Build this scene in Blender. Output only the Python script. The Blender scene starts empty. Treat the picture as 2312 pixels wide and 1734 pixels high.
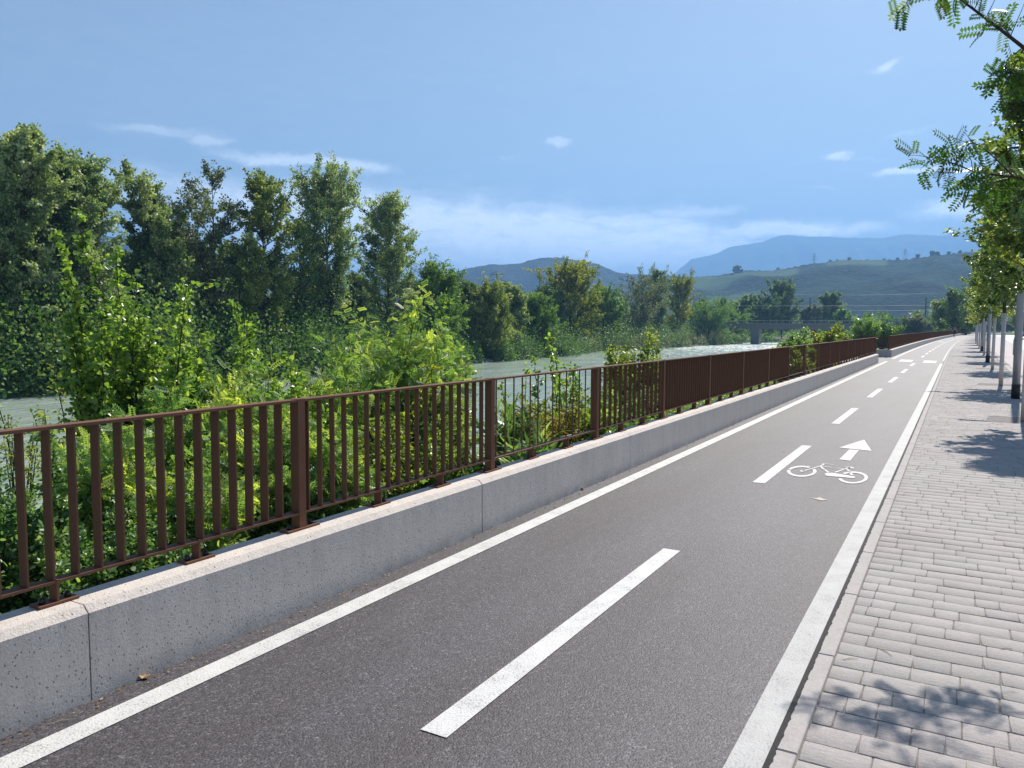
import bpy, math, random
import numpy as np
from mathutils import Vector, Matrix, noise as mnoise
R_=math.radians
scene=bpy.context.scene
# ------------------------------------------------------------------ camera
F_PX=1770.0; CX,CY=1156.0,867.0; CAM_H=1.6
CR=np.array([[0.8692686,-0.04101264,0.49263584],[0.49431249,0.06158783,-0.86709982],[0.00522168,0.99725869,0.07380942]])
cam_d=bpy.data.cameras.new("camera"); cam=bpy.data.objects.new("camera",cam_d); scene.collection.objects.link(cam)
cam_d.sensor_width=36; cam_d.lens=36*F_PX/2312; cam_d.clip_start=.05; cam_d.clip_end=30000
M=Matrix(CR.tolist()).to_4x4(); M.translation=Vector((0,0,CAM_H)); cam.matrix_world=M
scene.camera=cam
# ------------------------------------------------------------------ light
SUN_EL=R_(46); SUN_AZ=R_(3.0)
scene.view_settings.view_transform='Standard'; scene.view_settings.look='None'
scene.view_settings.exposure=0.8; scene.view_settings.gamma=1
scene.render.engine='CYCLES'
try:
    scene.cycles.use_denoising=True; scene.cycles.denoiser='OPENIMAGEDENOISE'
    scene.cycles.denoising_prefilter='ACCURATE'
except Exception: pass
scene.cycles.max_bounces=6; scene.cycles.diffuse_bounces=3; scene.cycles.glossy_bounces=2
scene.cycles.transmission_bounces=4; scene.cycles.transparent_max_bounces=4; scene.cycles.volume_bounces=1
scene.cycles.caustics_reflective=False; scene.cycles.caustics_refractive=False
sd=bpy.data.lights.new("sun",'SUN'); so=bpy.data.objects.new("sun",sd); scene.collection.objects.link(so)
sd.energy=4.8; sd.angle=R_(0.53); sd.color=(1,.94,.86)
sdir=Vector((math.sin(SUN_AZ)*math.cos(SUN_EL),math.cos(SUN_AZ)*math.cos(SUN_EL),math.sin(SUN_EL)))
so.rotation_mode='QUATERNION'; so.rotation_quaternion=sdir.to_track_quat('Z','Y'); so.location=(0,0,40)

class NT:
    def __init__(s,tree): s.t=tree; s.n=tree.nodes; s.l=tree.links
    def __call__(s,typ,ins=None,**kw):
        nd=s.n.new(typ)
        for k,v in kw.items(): setattr(nd,k,v)
        if ins:
            for k,v in ins.items():
                sk=nd.inputs[k]
                if isinstance(v,bpy.types.NodeSocket): s.l.new(v,sk)
                else: sk.default_value=v
        return nd
    def math(s,op,a,b=None,c=None,clamp=False):
        i={0:a}
        if b is not None: i[1]=b
        if c is not None: i[2]=c
        return s('ShaderNodeMath',i,operation=op,use_clamp=clamp).outputs[0]
    def ramp(s,fac,stops,interp='LINEAR'):
        nd=s('ShaderNodeValToRGB',{0:fac}); cr=nd.color_ramp; cr.interpolation=interp
        while len(cr.elements)<len(stops): cr.elements.new(.5)
        for e,(p,c) in zip(cr.elements,stops):
            e.position=p; e.color=(c[0],c[1],c[2],1) if hasattr(c,'__len__') else (c,c,c,1)
        return nd.outputs[0]
    def mix(s,fac,a,b,mode='MIX'):
        nd=s.n.new('ShaderNodeMix'); nd.data_type='RGBA'; nd.blend_type=mode
        for idx,v in ((0,fac),(6,a),(7,b)):
            sk=nd.inputs[idx]
            if isinstance(v,bpy.types.NodeSocket): s.l.new(v,sk)
            elif idx==0: sk.default_value=v
            else: sk.default_value=(v[0],v[1],v[2],1)
        return nd.outputs[2]
    def noise(s,vec,scale,detail=4,rough=.55,dist=0,out=0):
        return s('ShaderNodeTexNoise',{'Vector':vec,'Scale':scale,'Detail':detail,'Roughness':rough,'Distortion':dist}).outputs[out]
    def maprange(s,v,a,b,c=0,d=1,smooth=False):
        nd=s('ShaderNodeMapRange',{0:v,1:a,2:b,3:c,4:d}); nd.clamp=True
        if smooth: nd.interpolation_type='SMOOTHSTEP'
        return nd.outputs[0]

# world: Nishita sky plus thin clouds placed by direction
world=bpy.data.worlds.new("World"); scene.world=world; world.use_nodes=True
w=NT(world.node_tree); w.n.clear()
sky=w('ShaderNodeTexSky'); sky.sky_type='NISHITA'; sky.sun_disc=False
sky.sun_elevation=SUN_EL; sky.sun_rotation=SUN_AZ; sky.altitude=250; sky.air_density=1.0; sky.dust_density=1.6; sky.ozone_density=1.6
tc=w('ShaderNodeTexCoord'); sep=w('ShaderNodeSeparateXYZ',{0:tc.outputs['Generated']})
az=w.math('ARCTAN2',sep.outputs[0],sep.outputs[1]); el=w.math('ARCSINE',sep.outputs[2])
azd=w.math('MULTIPLY',az,57.2958); eld=w.math('MULTIPLY',el,57.2958)
v0=w('ShaderNodeCombineXYZ',{0:azd,1:eld,2:0.0}).outputs[0]
nz=w('ShaderNodeTexNoise',{'Vector':v0,'Scale':.35,'Detail':5.0,'Roughness':.6}); 
dis=w('ShaderNodeVectorMath',{0:nz.outputs['Color'],1:(.5,.5,.5)},operation='SUBTRACT').outputs[0]
dis=w('ShaderNodeVectorMath',{0:dis,1:(4.0,1.6,0)},operation='MULTIPLY').outputs[0]
v1=w('ShaderNodeVectorMath',{0:v0,1:dis},operation='ADD').outputs[0]
strk=w('ShaderNodeVectorMath',{0:v1,1:(.30,1.5,1)},operation='MULTIPLY').outputs[0]
wisp=w.noise(strk,1.0,6,.62)
fine=w.noise(w('ShaderNodeVectorMath',{0:v1,1:(1.1,2.6,1)},operation='MULTIPLY').outputs[0],1.0,5,.6)
#      az    el   half-az half-el tilt  weight
CL=[(-47,8.4,9,1.5,-6,.85),(-30,7.2,13,1.7,-5,.9),(-19,6.4,9,1.6,-2,.85),(-53.2,12.45,4.2,.42,2,.75),(-50.3,12.2,1.6,.55,2,.8),(-44.0,11.2,7.0,.55,-3,1.0),(-48.5,11.5,3.0,.45,-4,.5),(-26.6,12.8,1.5,.38,4,1.0),
    (-7.4,11.2,1.3,.42,0,1.0),(-4.6,16.45,1.0,.42,12,.9),(-5.4,16.1,.9,.25,10,.6),(-3.0,10.05,2.6,.32,0,.85),(-.2,7.5,3.4,1.1,0,.8),(-51,8.6,11,1.9,-4,.62),
    (-33,5.6,24,4.4,-3,.9),(-40,7.4,14,2.9,-3,1.0),(-30,6.6,15,2.9,-3,1.0),(-22,5.6,14,2.4,-2,1.0),(-17.5,8.0,5.0,.6,3,.62),(-22,7.4,8,.9,-2,.8),(-11.5,6.7,9,.8,-1,.85),(-16,6.0,4,.6,0,.6),(-2,5.4,6,.6,0,.5),
    (-30.0,12.0,1.2,.2,0,.45),(-5.5,10.9,1.8,.16,2,.4),(-3.4,12.4,2.0,.2,10,.45),(-8.3,9.2,1.2,.2,0,.45),(12,7,8,1.6,0,.8),(30,11,14,1.6,2,.8),(-90,10,16,1.4,2,.7)]
acc=None
for (a,e,ha,he,t,wt) in CL:
    mp=w('ShaderNodeMapping',{'Vector':v1,'Location':(a,e,0),'Rotation':(0,0,R_(t)),'Scale':(ha,he,1)},vector_type='TEXTURE')
    ln=w('ShaderNodeVectorMath',{0:mp.outputs[0]},operation='LENGTH').outputs['Value']
    m_=w.maprange(ln,1.35,.25,0,wt,True)
    acc=m_ if acc is None else w.math('MAXIMUM',acc,m_)
tex=w.math('ADD',w.math('MULTIPLY',wisp,.75),w.math('MULTIPLY',fine,.45))
dens=w.maprange(w.math('ADD',acc,w.math('MULTIPLY',tex,1.7)),1.10,2.05,0,1,False)
dens=w.math('MULTIPLY',dens,w.maprange(acc,0,.8,0,1))
veil=w.maprange(eld,38.0,2.0,0,.66,False)
hz=w.math('MULTIPLY',veil,w.maprange(wisp,.25,.75,.75,1.0))
skc=w.mix(1.0,sky.outputs[0],(.71,.815,.905),'MULTIPLY')
c1=w.mix(hz,skc,(7.4,8.7,9.2))
c2=w.mix(w.math('MULTIPLY',dens,w.maprange(eld,6.0,12.0,.95,.24)),c1,(27,27,26.6))
bg=w('ShaderNodeBackground',{0:c2,1:.055}); ow=w('ShaderNodeOutputWorld',{0:bg.outputs[0]})

# ------------------------------------------------------------------ helpers
COL=scene.collection
def setp(o,label=None,cat=None,group=None,kind=None):
    if label: o['label']=label
    if cat: o['category']=cat
    if group: o['group']=group
    if kind: o['kind']=kind
    return o
def empty(name,loc=(0,0,0),rz=0):
    o=bpy.data.objects.new(name,None); COL.objects.link(o); o.location=loc; o.rotation_euler=(0,0,rz); o.empty_display_size=.2
    return o
def link_mesh(name,me,mat,parent=None,smooth=False):
    o=bpy.data.objects.new(name,me); COL.objects.link(o)
    if mat is not None: me.materials.append(mat)
    if parent is not None: o.parent=parent
    if smooth: me.polygons.foreach_set('use_smooth',np.ones(len(me.polygons),dtype=bool))
    return o
def qmesh(name,V,Q,tint=None):
    """numpy quads to mesh"""
    me=bpy.data.meshes.new(name); V=np.asarray(V,dtype=np.float32); Q=np.asarray(Q,dtype=np.int32)
    me.vertices.add(len(V)); me.vertices.foreach_set('co',V.ravel())
    me.loops.add(Q.size); me.loops.foreach_set('vertex_index',Q.ravel())
    me.polygons.add(len(Q)); me.polygons.foreach_set('loop_start',np.arange(0,Q.size,4,dtype=np.int32))
    try: me.polygons.foreach_set('loop_total',np.full(len(Q),4,dtype=np.int32))
    except Exception: pass
    if tint is not None:
        a=me.attributes.new('tint','FLOAT','FACE'); a.data.foreach_set('value',np.asarray(tint,dtype=np.float32))
    me.update(calc_edges=True)
    return me
class MB:
    def __init__(s): s.v=[]; s.f=[]
    def poly(s,pts,faces):
        b=len(s.v); s.v+= [tuple(p) for p in pts]; s.f+=[tuple(b+i for i in f) for f in faces]; return s
    def box(s,x0,x1,y0,y1,z0,z1,rot=None,org=(0,0,0)):
        P=[(x,y,z) for z in (z0,z1) for x,y in ((x0,y0),(x1,y0),(x1,y1),(x0,y1))]
        if rot is not None:
            m=Matrix.Rotation(rot,3,'Z'); P=[tuple(m@Vector(p)+Vector(org)) for p in P]
        elif org!=(0,0,0): P=[(p[0]+org[0],p[1]+org[1],p[2]+org[2]) for p in P]
        return s.poly(P,[(3,2,1,0),(4,5,6,7),(0,1,5,4),(1,2,6,5),(2,3,7,6),(3,0,4,7)])
    def bar(s,a,b,r,n=4,r2=None,cap=True):
        a=Vector(a); b=Vector(b); d=(b-a)
        if d.length<1e-6: return s
        d.normalize(); u=d.orthogonal().normalized(); v=d.cross(u); r2=r if r2 is None else r2
        P=[];
        for c,rr in ((a,r),(b,r2)):
            for i in range(n):
                t=2*math.pi*i/n+math.pi/4; P.append(c+u*math.cos(t)*rr+v*math.sin(t)*rr)
        Fs=[(i,(i+1)%n,n+(i+1)%n,n+i) for i in range(n)]
        if cap: Fs+=[tuple(range(n-1,-1,-1)),tuple(range(n,2*n))]
        return s.poly(P,Fs)
    def tube(s,pts,rad,n=6,cap=True):
        P=[];Fs=[];m=len(pts)
        for k,p in enumerate(pts):
            p=Vector(p); d=(Vector(pts[min(k+1,m-1)])-Vector(pts[max(k-1,0)])).normalized()
            if k==0: u=d.orthogonal().normalized()
            else: u=(u-d*u.dot(d)).normalized()
            v=d.cross(u); r=rad[k] if hasattr(rad,'__len__') else rad
            for i in range(n):
                t=2*math.pi*i/n; P.append(p+u*math.cos(t)*r+v*math.sin(t)*r)
            if k: Fs+=[((k-1)*n+i,(k-1)*n+(i+1)%n,k*n+(i+1)%n,k*n+i) for i in range(n)]
        if cap: Fs+=[tuple(range(n-1,-1,-1)),tuple(range((m-1)*n,m*n))]
        return s.poly(P,Fs)
    def lathe(s,prof,n=16,org=(0,0,0)):
        P=[];Fs=[]
        for r,z in prof:
            for i in range(n):
                t=2*math.pi*i/n; P.append((org[0]+r*math.cos(t),org[1]+r*math.sin(t),org[2]+z))
        for k in range(1,len(prof)): Fs+=[((k-1)*n+i,(k-1)*n+(i+1)%n,k*n+(i+1)%n,k*n+i) for i in range(n)]
        Fs+=[tuple(range(n-1,-1,-1)),tuple(range((len(prof)-1)*n,len(prof)*n))]
        return s.poly(P,Fs)
    def build(s,name,mat,parent=None,smooth=False):
        me=bpy.data.meshes.new(name); me.from_pydata([tuple(p) for p in s.v],[],s.f); me.update()
        return link_mesh(name,me,mat,parent,smooth)

def material(name):
    m=bpy.data.materials.new(name); m.use_nodes=True; k=NT(m.node_tree); k.n.clear()
    return m,k
def finish(k,bsdf,disp=None):
    k('ShaderNodeOutputMaterial',{'Surface':bsdf})
def pr(k,col,rough=.7,metal=0,normal=None,spec=.5):
    i={'Base Color':col if isinstance(col,bpy.types.NodeSocket) else (col[0],col[1],col[2],1),'Roughness':rough,'Metallic':metal,'Specular IOR Level':spec}
    if normal is not None: i['Normal']=normal
    return k('ShaderNodeBsdfPrincipled',i).outputs[0]
def bump(k,h,strength,dist,nrm=None):
    i={'Height':h,'Strength':strength,'Distance':dist}
    if nrm is not None: i['Normal']=nrm
    return k('ShaderNodeBump',i).outputs[0]
def objco(k): return k('ShaderNodeTexCoord').outputs['Object']
def simple(name,col,rough=.6,metal=0,var=.15,scale=20,bmp=.0,spec=.5):
    m,k=material(name); co=objco(k); n=k.noise(co,scale,5)
    c=k.mix(n,[x*(1-var) for x in col],[min(1,x*(1+var)) for x in col])
    nr=bump(k,k.noise(co,scale*4,3),bmp,.01) if bmp else None
    finish(k,pr(k,c,rough,metal,nr,spec)); return m

# ---- materials
def asphalt_mat():
    m,k=material('asphalt'); co=objco(k)
    vo=k('ShaderNodeTexVoronoi',{'Vector':co,'Scale':120.0,'Randomness':1.0},feature='F1'); 
    v2=k('ShaderNodeTexVoronoi',{'Vector':co,'Scale':170.0},feature='F1')
    fn=k.noise(co,60,4,.7); bigc=k.noise(k('ShaderNodeMapping',{'Vector':co,'Scale':(1.6,.25,1)}).outputs[0],1.0,4,.6); mid=k.noise(co,3.5,4)
    st=k.maprange(vo.outputs['Color'],.1,.95)
    base=k.ramp(st,[(0,(.024,.022,.023)),(.4,(.058,.053,.056)),(.8,(.092,.084,.089)),(1,(.20,.185,.19))])
    base=k.mix(k.maprange(mid,.3,.7,.0,.25),base,(.052,.046,.046))
    brown=k.mix(k.maprange(bigc,.38,.64),(.92,.84,.84),(1.13,1.14,1.20))
    base=k.mix(1.0,base,brown,'MULTIPLY')
    pore=k.maprange(fn,.30,.42,.45,1.0)
    base=k.mix(1.0,base,pore,'MULTIPLY')
    h=k.math('ADD',k.math('MULTIPLY',k.math('SUBTRACT',1.0,vo.outputs['Distance']),.7),k.math('MULTIPLY',fn,.8))
    n=bump(k,h,.6,.005)
    finish(k,pr(k,base,.62,0,n,.45)); return m
def paint_mat(name='road_paint',val=.62):
    m,k=material(name); co=objco(k)
    vo=k('ShaderNodeTexVoronoi',{'Vector':co,'Scale':95.0},feature='F1'); fn=k.noise(co,110,4,.75); w1=k.noise(co,6,5,.65)
    wear=k.maprange(k.math('ADD',fn,k.math('MULTIPLY',k.math('SUBTRACT',w1,.5),.35)),.34,.44,0,1)
    dirt=k.maprange(w1,.3,.7,.86,1.0)
    c=k.mix(wear,(.24,.23,.22),(val,val*.985,val*.95)); c=k.mix(1.0,c,dirt,'MULTIPLY')
    n=bump(k,k.math('ADD',k.math('SUBTRACT',1.0,vo.outputs['Distance']),fn),.45,.004)
    finish(k,pr(k,c,.65,0,n,.35)); return m
def concrete_mat(name,rgb=(.33,.33,.335),pits=True,smooth=False):
    m,k=material(name); co=objco(k)
    big=k.noise(k('ShaderNodeMapping',{'Vector':co,'Scale':(1,1,.35)}).outputs[0],2.2,5,.6); fn=k.noise(co,95,6,.7); mid=k.noise(co,14,4)
    c=k.mix(big,[x*.84 for x in rgb],[x*1.12 for x in rgb]); c=k.mix(k.maprange(fn,.36,.58,.38,0),c,[x*.55 for x in rgb])
    streak=k.noise(k('ShaderNodeMapping',{'Vector':co,'Scale':(3,3,.25)}).outputs[0],4,4,.6)
    c=k.mix(1.0,c,k.maprange(streak,.5,.8,1.0,.85),'MULTIPLY')
    vo=k('ShaderNodeTexVoronoi',{'Vector':k('ShaderNodeMapping',{'Vector':co,'Scale':(1,1,.7)}).outputs[0],'Scale':48.0},feature='F1')
    rad=k.maprange(k('ShaderNodeSeparateColor',{0:vo.outputs['Color']}).outputs[0],.45,1.0,0,.24)
    pit=k.maprange(k.math('SUBTRACT',vo.outputs['Distance'],rad),-.03,.02,0,1)
    h=k.math('ADD',k.math('MULTIPLY',fn,.5),k.math('MULTIPLY',pit,.8)); h=k.math('ADD',h,k.math('MULTIPLY',mid,.35))
    if pits: c=k.mix(1.0,c,k.maprange(pit,0,1,.50,1.0),'MULTIPLY')
    if pits:
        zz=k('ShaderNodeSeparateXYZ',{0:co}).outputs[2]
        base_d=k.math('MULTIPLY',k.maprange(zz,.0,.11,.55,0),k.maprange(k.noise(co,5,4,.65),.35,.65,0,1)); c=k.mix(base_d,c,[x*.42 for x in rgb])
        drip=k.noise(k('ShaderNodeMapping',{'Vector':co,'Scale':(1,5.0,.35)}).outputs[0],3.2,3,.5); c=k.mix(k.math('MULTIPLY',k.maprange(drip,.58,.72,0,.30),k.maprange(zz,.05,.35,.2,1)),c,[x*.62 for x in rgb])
    n=bump(k,h,.85 if not smooth else .25,.014)
    finish(k,pr(k,c,.9,0,n,.3)); return m
def rust_mat(name='brown_coated_steel',col=(.165,.080,.048),rough=.6):
    m,k=material(name); co=objco(k)
    n1=k.noise(co,9,5,.6); n2=k.noise(co,160,3,.6); st=k.noise(k('ShaderNodeMapping',{'Vector':co,'Scale':(6,6,.8)}).outputs[0],6,4)
    c=k.mix(n1,[x*.80 for x in col],[x*1.22 for x in col]); c=k.mix(k.maprange(st,.5,.8,0,.25),c,(.10,.075,.06))
    finish(k,pr(k,c,k.maprange(n1,.3,.7,rough-.06,rough+.12),.0,bump(k,n2,.18,.002),.12)); return m
def leaf_mat(name,stops,trans=.42,rough=.42,spec=.5,tcol=(1.5,1.6,.62)):
    m,k=material(name); at=k('ShaderNodeAttribute',attribute_name='tint')
    col=k.ramp(at.outputs['Fac'],stops)
    p=pr(k,col,rough,0,None,spec)
    tc_=k.mix(1.0,col,tcol,'MULTIPLY')
    tr=k('ShaderNodeBsdfTranslucent',{0:tc_}).outputs[0]
    mx=k('ShaderNodeMixShader',{0:trans,1:p,2:tr}).outputs[0]
    finish(k,mx); return m
def bark_mat(name,col):
    m,k=material(name); co=objco(k)
    n=k.noise(k('ShaderNodeMapping',{'Vector':co,'Scale':(6,6,1.2)}).outputs[0],4,6,.7)
    c=k.mix(n,[x*.55 for x in col],[x*1.45 for x in col])
    finish(k,pr(k,c,.9,0,bump(k,n,.5,.02),.2)); return m
def paver_mat():
    m,k=material('paving_stone'); co=objco(k); at=k('ShaderNodeAttribute',attribute_name='tint').outputs['Fac']
    c=k.ramp(at,[(0,(.335,.312,.295)),(.35,(.368,.343,.322)),(.7,(.388,.360,.337)),(1,(.42,.383,.355))])
    pk=k.noise(co,.55,3); c=k.mix(k.maprange(pk,.45,.65,0,.7),c,k.mix(at,(.36,.32,.31),(.41,.355,.345)))
    strat=k.noise(k('ShaderNodeMapping',{'Vector':co,'Scale':(1.0,4.2,1)}).outputs[0],16,6,.65); fn=k.noise(co,90,4,.7)
    c=k.mix(k.maprange(strat,.42,.60,.28,0),c,(.20,.19,.19)); c=k.mix(1.0,c,k.maprange(fn,.3,.6,.82,1.06),'MULTIPLY')
    c=k.mix(1.0,c,k.maprange(k.noise(co,1.3,4),.3,.7,.88,1.05),'MULTIPLY')
    n=bump(k,k.math('ADD',strat,k.math('MULTIPLY',fn,.5)),.55,.008)
    finish(k,pr(k,c,.85,0,n,.3)); return m
MAT={}
MAT['asphalt']=asphalt_mat(); MAT['paint']=paint_mat()
MAT['paint_old']=paint_mat('road_paint_edge',.46)
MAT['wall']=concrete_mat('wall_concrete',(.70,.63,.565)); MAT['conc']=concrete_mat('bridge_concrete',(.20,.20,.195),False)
MAT['kerb']=concrete_mat('kerb_stone',(.44,.405,.385),False,True)
MAT['steel']=rust_mat(); MAT['paver']=paver_mat()
MAT['joint']=simple('joint_sand',(.20,.18,.165),.95,0,.4,60,.4)
MAT['sealant']=simple('joint_sealant',(.42,.42,.42),.6,0,.1,30,.1)
MAT['gap']=simple('dark_bitumen',(.022,.020,.020),.8,0,.5,70,.8)
MAT['bolt']=simple('black_plastic_cap',(.012,.012,.013),.45,0,.1,30)
MAT['galv']=simple('galvanised_steel',(.30,.31,.33),.38,.55,.18,7,.05)
MAT['black']=simple('black_coating',(.012,.012,.013),.5,0,.2,12)
MAT['lampdark']=simple('dark_luminaire',(.030,.026,.04),.85,0,.1,10,0,.15)
MAT['guard']=simple('whitened_guard',(.46,.455,.46),.75,0,.16,14,.25)
MAT['gravel']=simple('pit_gravel',(.21,.19,.18),.95,0,.55,45,.9)
MAT['pink_road']=simple('pinkish_paving',(.42,.375,.365),.85,0,.08,3,.15)
MAT['white_road']=simple('pale_concrete_surface',(.60,.58,.56),.85,0,.05,2,.1)
MAT['bark']=bark_mat('poplar_bark',(.050,.042,.036)); MAT['bark_light']=bark_mat('pale_bark',(.16,.14,.115)); MAT['bark_dark']=bark_mat('young_bark',(.055,.045,.038))
G=lambda *a:a
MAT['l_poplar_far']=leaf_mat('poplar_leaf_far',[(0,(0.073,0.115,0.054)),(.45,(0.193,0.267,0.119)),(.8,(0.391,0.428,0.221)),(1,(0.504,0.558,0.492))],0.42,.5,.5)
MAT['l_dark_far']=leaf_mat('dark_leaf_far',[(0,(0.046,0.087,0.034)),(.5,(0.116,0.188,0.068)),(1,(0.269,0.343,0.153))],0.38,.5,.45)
MAT['l_olive_far']=leaf_mat('olive_leaf_far',[(0,(0.095,0.124,0.040)),(.5,(0.202,0.258,0.076)),(1,(0.379,0.401,0.143))],0.42,.5,.4)
MAT['l_yellow_far']=leaf_mat('yellowing_leaf_far',[(0,(0.071,0.105,0.012)),(.45,(0.186,0.226,0.021)),(.8,(0.373,0.339,0.026)),(1,(0.516,0.420,0.037))],0.48,.55,.4)
MAT['l_bright_far']=leaf_mat('bright_leaf_far',[(0,(0.057,0.108,0.019)),(.5,(0.122,0.216,0.040)),(1,(0.244,0.346,0.081))],0.45,.5,.4)
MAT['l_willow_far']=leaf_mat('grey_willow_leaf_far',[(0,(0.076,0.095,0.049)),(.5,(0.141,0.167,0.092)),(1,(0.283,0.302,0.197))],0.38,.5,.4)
MAT['l_scrub_far']=leaf_mat('scrub_leaf_far',[(0,(0.040,0.090,0.027)),(.5,(0.107,0.185,0.054)),(.85,(0.194,0.297,0.097)),(1,(0.328,0.321,0.097))],0.36,.55,.4)
MAT['l_poplar']=leaf_mat('poplar_leaf',[(0,(0.096,0.166,0.042)),(.5,(0.204,0.314,0.078)),(.88,(0.355,0.432,0.107)),(.97,(0.480,0.511,0.118)),(1,(0.480,0.558,0.090))],0.52,.30,.7)
MAT['l_robinia']=leaf_mat('robinia_leaf',[(0,(0.090,0.182,0.076)),(.5,(0.206,0.317,0.112)),(.85,(0.415,0.456,0.133)),(.955,(0.505,0.564,0.151)),(1,(0.505,0.564,0.106))],0.52,.42,.5)
MAT['l_yellow']=leaf_mat('yellow_leaf',[(0,(.10,.16,.02)),(.5,(.26,.30,.035)),(1,(.48,.42,.05))],.5,.42,.5)
MAT['l_small']=leaf_mat('small_shrub_leaf',[(0,(0.062,0.150,0.052)),(.6,(0.139,0.249,0.090)),(1,(0.348,0.408,0.187))],0.44,.36,.6)
MAT['l_willow']=leaf_mat('willow_leaf',[(0,(0.093,0.144,0.039)),(.5,(0.206,0.268,0.060)),(1,(0.412,0.404,0.099))],0.52,.4,.5)
MAT['l_reed']=leaf_mat('reed_leaf',[(0,(0.065,0.138,0.044)),(.6,(0.130,0.225,0.077)),(1,(0.338,0.400,0.220))],0.45,.35,.6)
MAT['l_brown']=leaf_mat('browning_leaf',[(0,(0.084,0.151,0.029)),(.5,(0.218,0.218,0.043)),(1,(0.504,0.269,0.043))],0.48,.5,.4)
MAT['l_maple']=leaf_mat('street_tree_leaf',[(0,(0.055,0.110,0.032)),(.5,(0.137,0.200,0.052)),(.85,(0.289,0.310,0.073)),(1,(0.484,0.552,0.132))],0.45,.36,.6)
MAT['l_pinnate']=leaf_mat('pinnate_leaf',[(0,(0.028,0.078,0.018)),(.6,(0.070,0.140,0.029)),(1,(0.203,0.250,0.053))],0.45,.38,.5)
MAT['l_grass']=leaf_mat('bank_grass',[(0,(0.050,0.101,0.020)),(.5,(0.118,0.185,0.036)),(.85,(0.202,0.252,0.058)),(1,(0.403,0.319,0.130))],0.45,.5,.4)

# ------------------------------------------------------------------ plan of the place
def cc(y):          # the whole path bends to the right far away
    if y<45: return 0.0
    if y<150: return .00015*(y-45)**2
    return .00015*105**2+.0315*(y-150)+.00006*(y-150)**2
def sh(y): return 0.0 if y<280 else min(.001*(y-280)**2,400)+0.0
def lerp_pts(y,P):
    if y<=P[0][0]: return P[0][1]
    for (a,b),(c,d) in zip(P,P[1:]):
        if y<=c: return b+(d-b)*(y-a)/(c-a)
    return P[-1][1]
PAV_R=[(-10,1.50),(25,1.60),(39,1.74),(67,2.02),(82,2.22),(150,3.9),(300,12.5)]
def sstep(a,b,x):
    t=min(1,max(0,(x-a)/(b-a))); return t*t*(3-2*t)
def fnz(x,y,s,o=0): return mnoise.noise(Vector((x*s+o,y*s+o*1.7,o*.3)))
def gz(x,y):
    s=sh(y)+ (0 if y<60 else 0); xx=x-s; nb=-17.8+fnz(0,y,.05,3)*1.6
    if y>45: xx2=x-cc(y)
    else: xx2=x
    if xx2>-3.42:
        return -.06
    far=-62.5+ (7.0*sstep(15,60,y)*0) - lerp_pts(y,[(0,0),(100,0),(125,6),(165,14),(200,11),(220,5),(300,3.5),(330,0)])*1.0+fnz(0,y,.06,9)*1.2
    if xx>nb:      # near bank
        t=(min(xx,-3.42)-nb)/(-3.42-nb); z=-4.0+3.72*(t**.85)
        return z+fnz(x,y,.5,1)*.16*min(1,t*3+.2)*(1-sstep(.88,1,t))
    if xx>far:
        d=min(nb-xx,xx-far); return -4.0-min(1.4,d*.28)
    d=far-xx; return -4.0+1.6*sstep(0,5,d)+.2*sstep(5,40,d)+fnz(x,y,.2,5)*.25*sstep(0,3,d)
def terrain():
    xs=sorted(set([-9000,-5000,-2500,-1200,-600,-300,-180,-120]+list(np.arange(-100,-56,1.6))+list(np.arange(-56,-20,4))+list(np.arange(-20,-3.5,.5))+[-3.42,-3.40,0,10,40,100,300,900,3000,9000]))
    ys=sorted(set([-400,-120,-40,-20]+list(np.arange(-10,60,1.0))+list(np.arange(60,160,2.5))+list(np.arange(160,440,6))+list(np.arange(440,1000,40))+[1200,1500,2200,4000,9000]))
    V=[(x+ (0 if x<-3.43 or x>-3.3 else 0)+(cc(y) if -3.5<x<-3.3 else 0),y,0) for y in ys for x in xs]
    V=[(x,y,(-.06 if x>-3.425+cc(y) else gz(x,y))) for x,y,_ in V]
    n=len(xs); Q=[(j*n+i,j*n+i+1,(j+1)*n+i+1,(j+1)*n+i) for j in range(len(ys)-1) for i in range(n-1)]
    m,k=material('valley_ground'); co=objco(k)
    a=k.noise(co,.6,6,.65); b=k.noise(co,7,5,.7); c=k.noise(co,.05,4)
    col=k.mix(k.maprange(a,.35,.65),(.10,.095,.065),(.055,.085,.03)); col=k.mix(k.maprange(b,.4,.6,.0,.6),col,(.17,.155,.125)); col=k.mix(k.maprange(c,.4,.6,0,.5),col,(.06,.09,.03))
    z=k('ShaderNodeSeparateXYZ',{0:co}).outputs[2]
    wet=k.maprange(z,-3.95,-3.2,1,0); st=k('ShaderNodeTexVoronoi',{'Vector':co,'Scale':2.6},feature='F1')
    stone=k.mix(k('ShaderNodeSeparateColor',{0:st.outputs['Color']}).outputs[0],(.15,.14,.125),(.36,.34,.31))
    col=k.mix(wet,col,stone)
    finish(k,pr(k,col,.95,0,bump(k,k.math('ADD',b,k.math('MULTIPLY',st.outputs['Distance'],-1.2)),.7,.12),.2))
    o=link_mesh('ground',qmesh('ground',V,Q),m,None,True); o['kind']='structure'
terrain()
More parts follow.
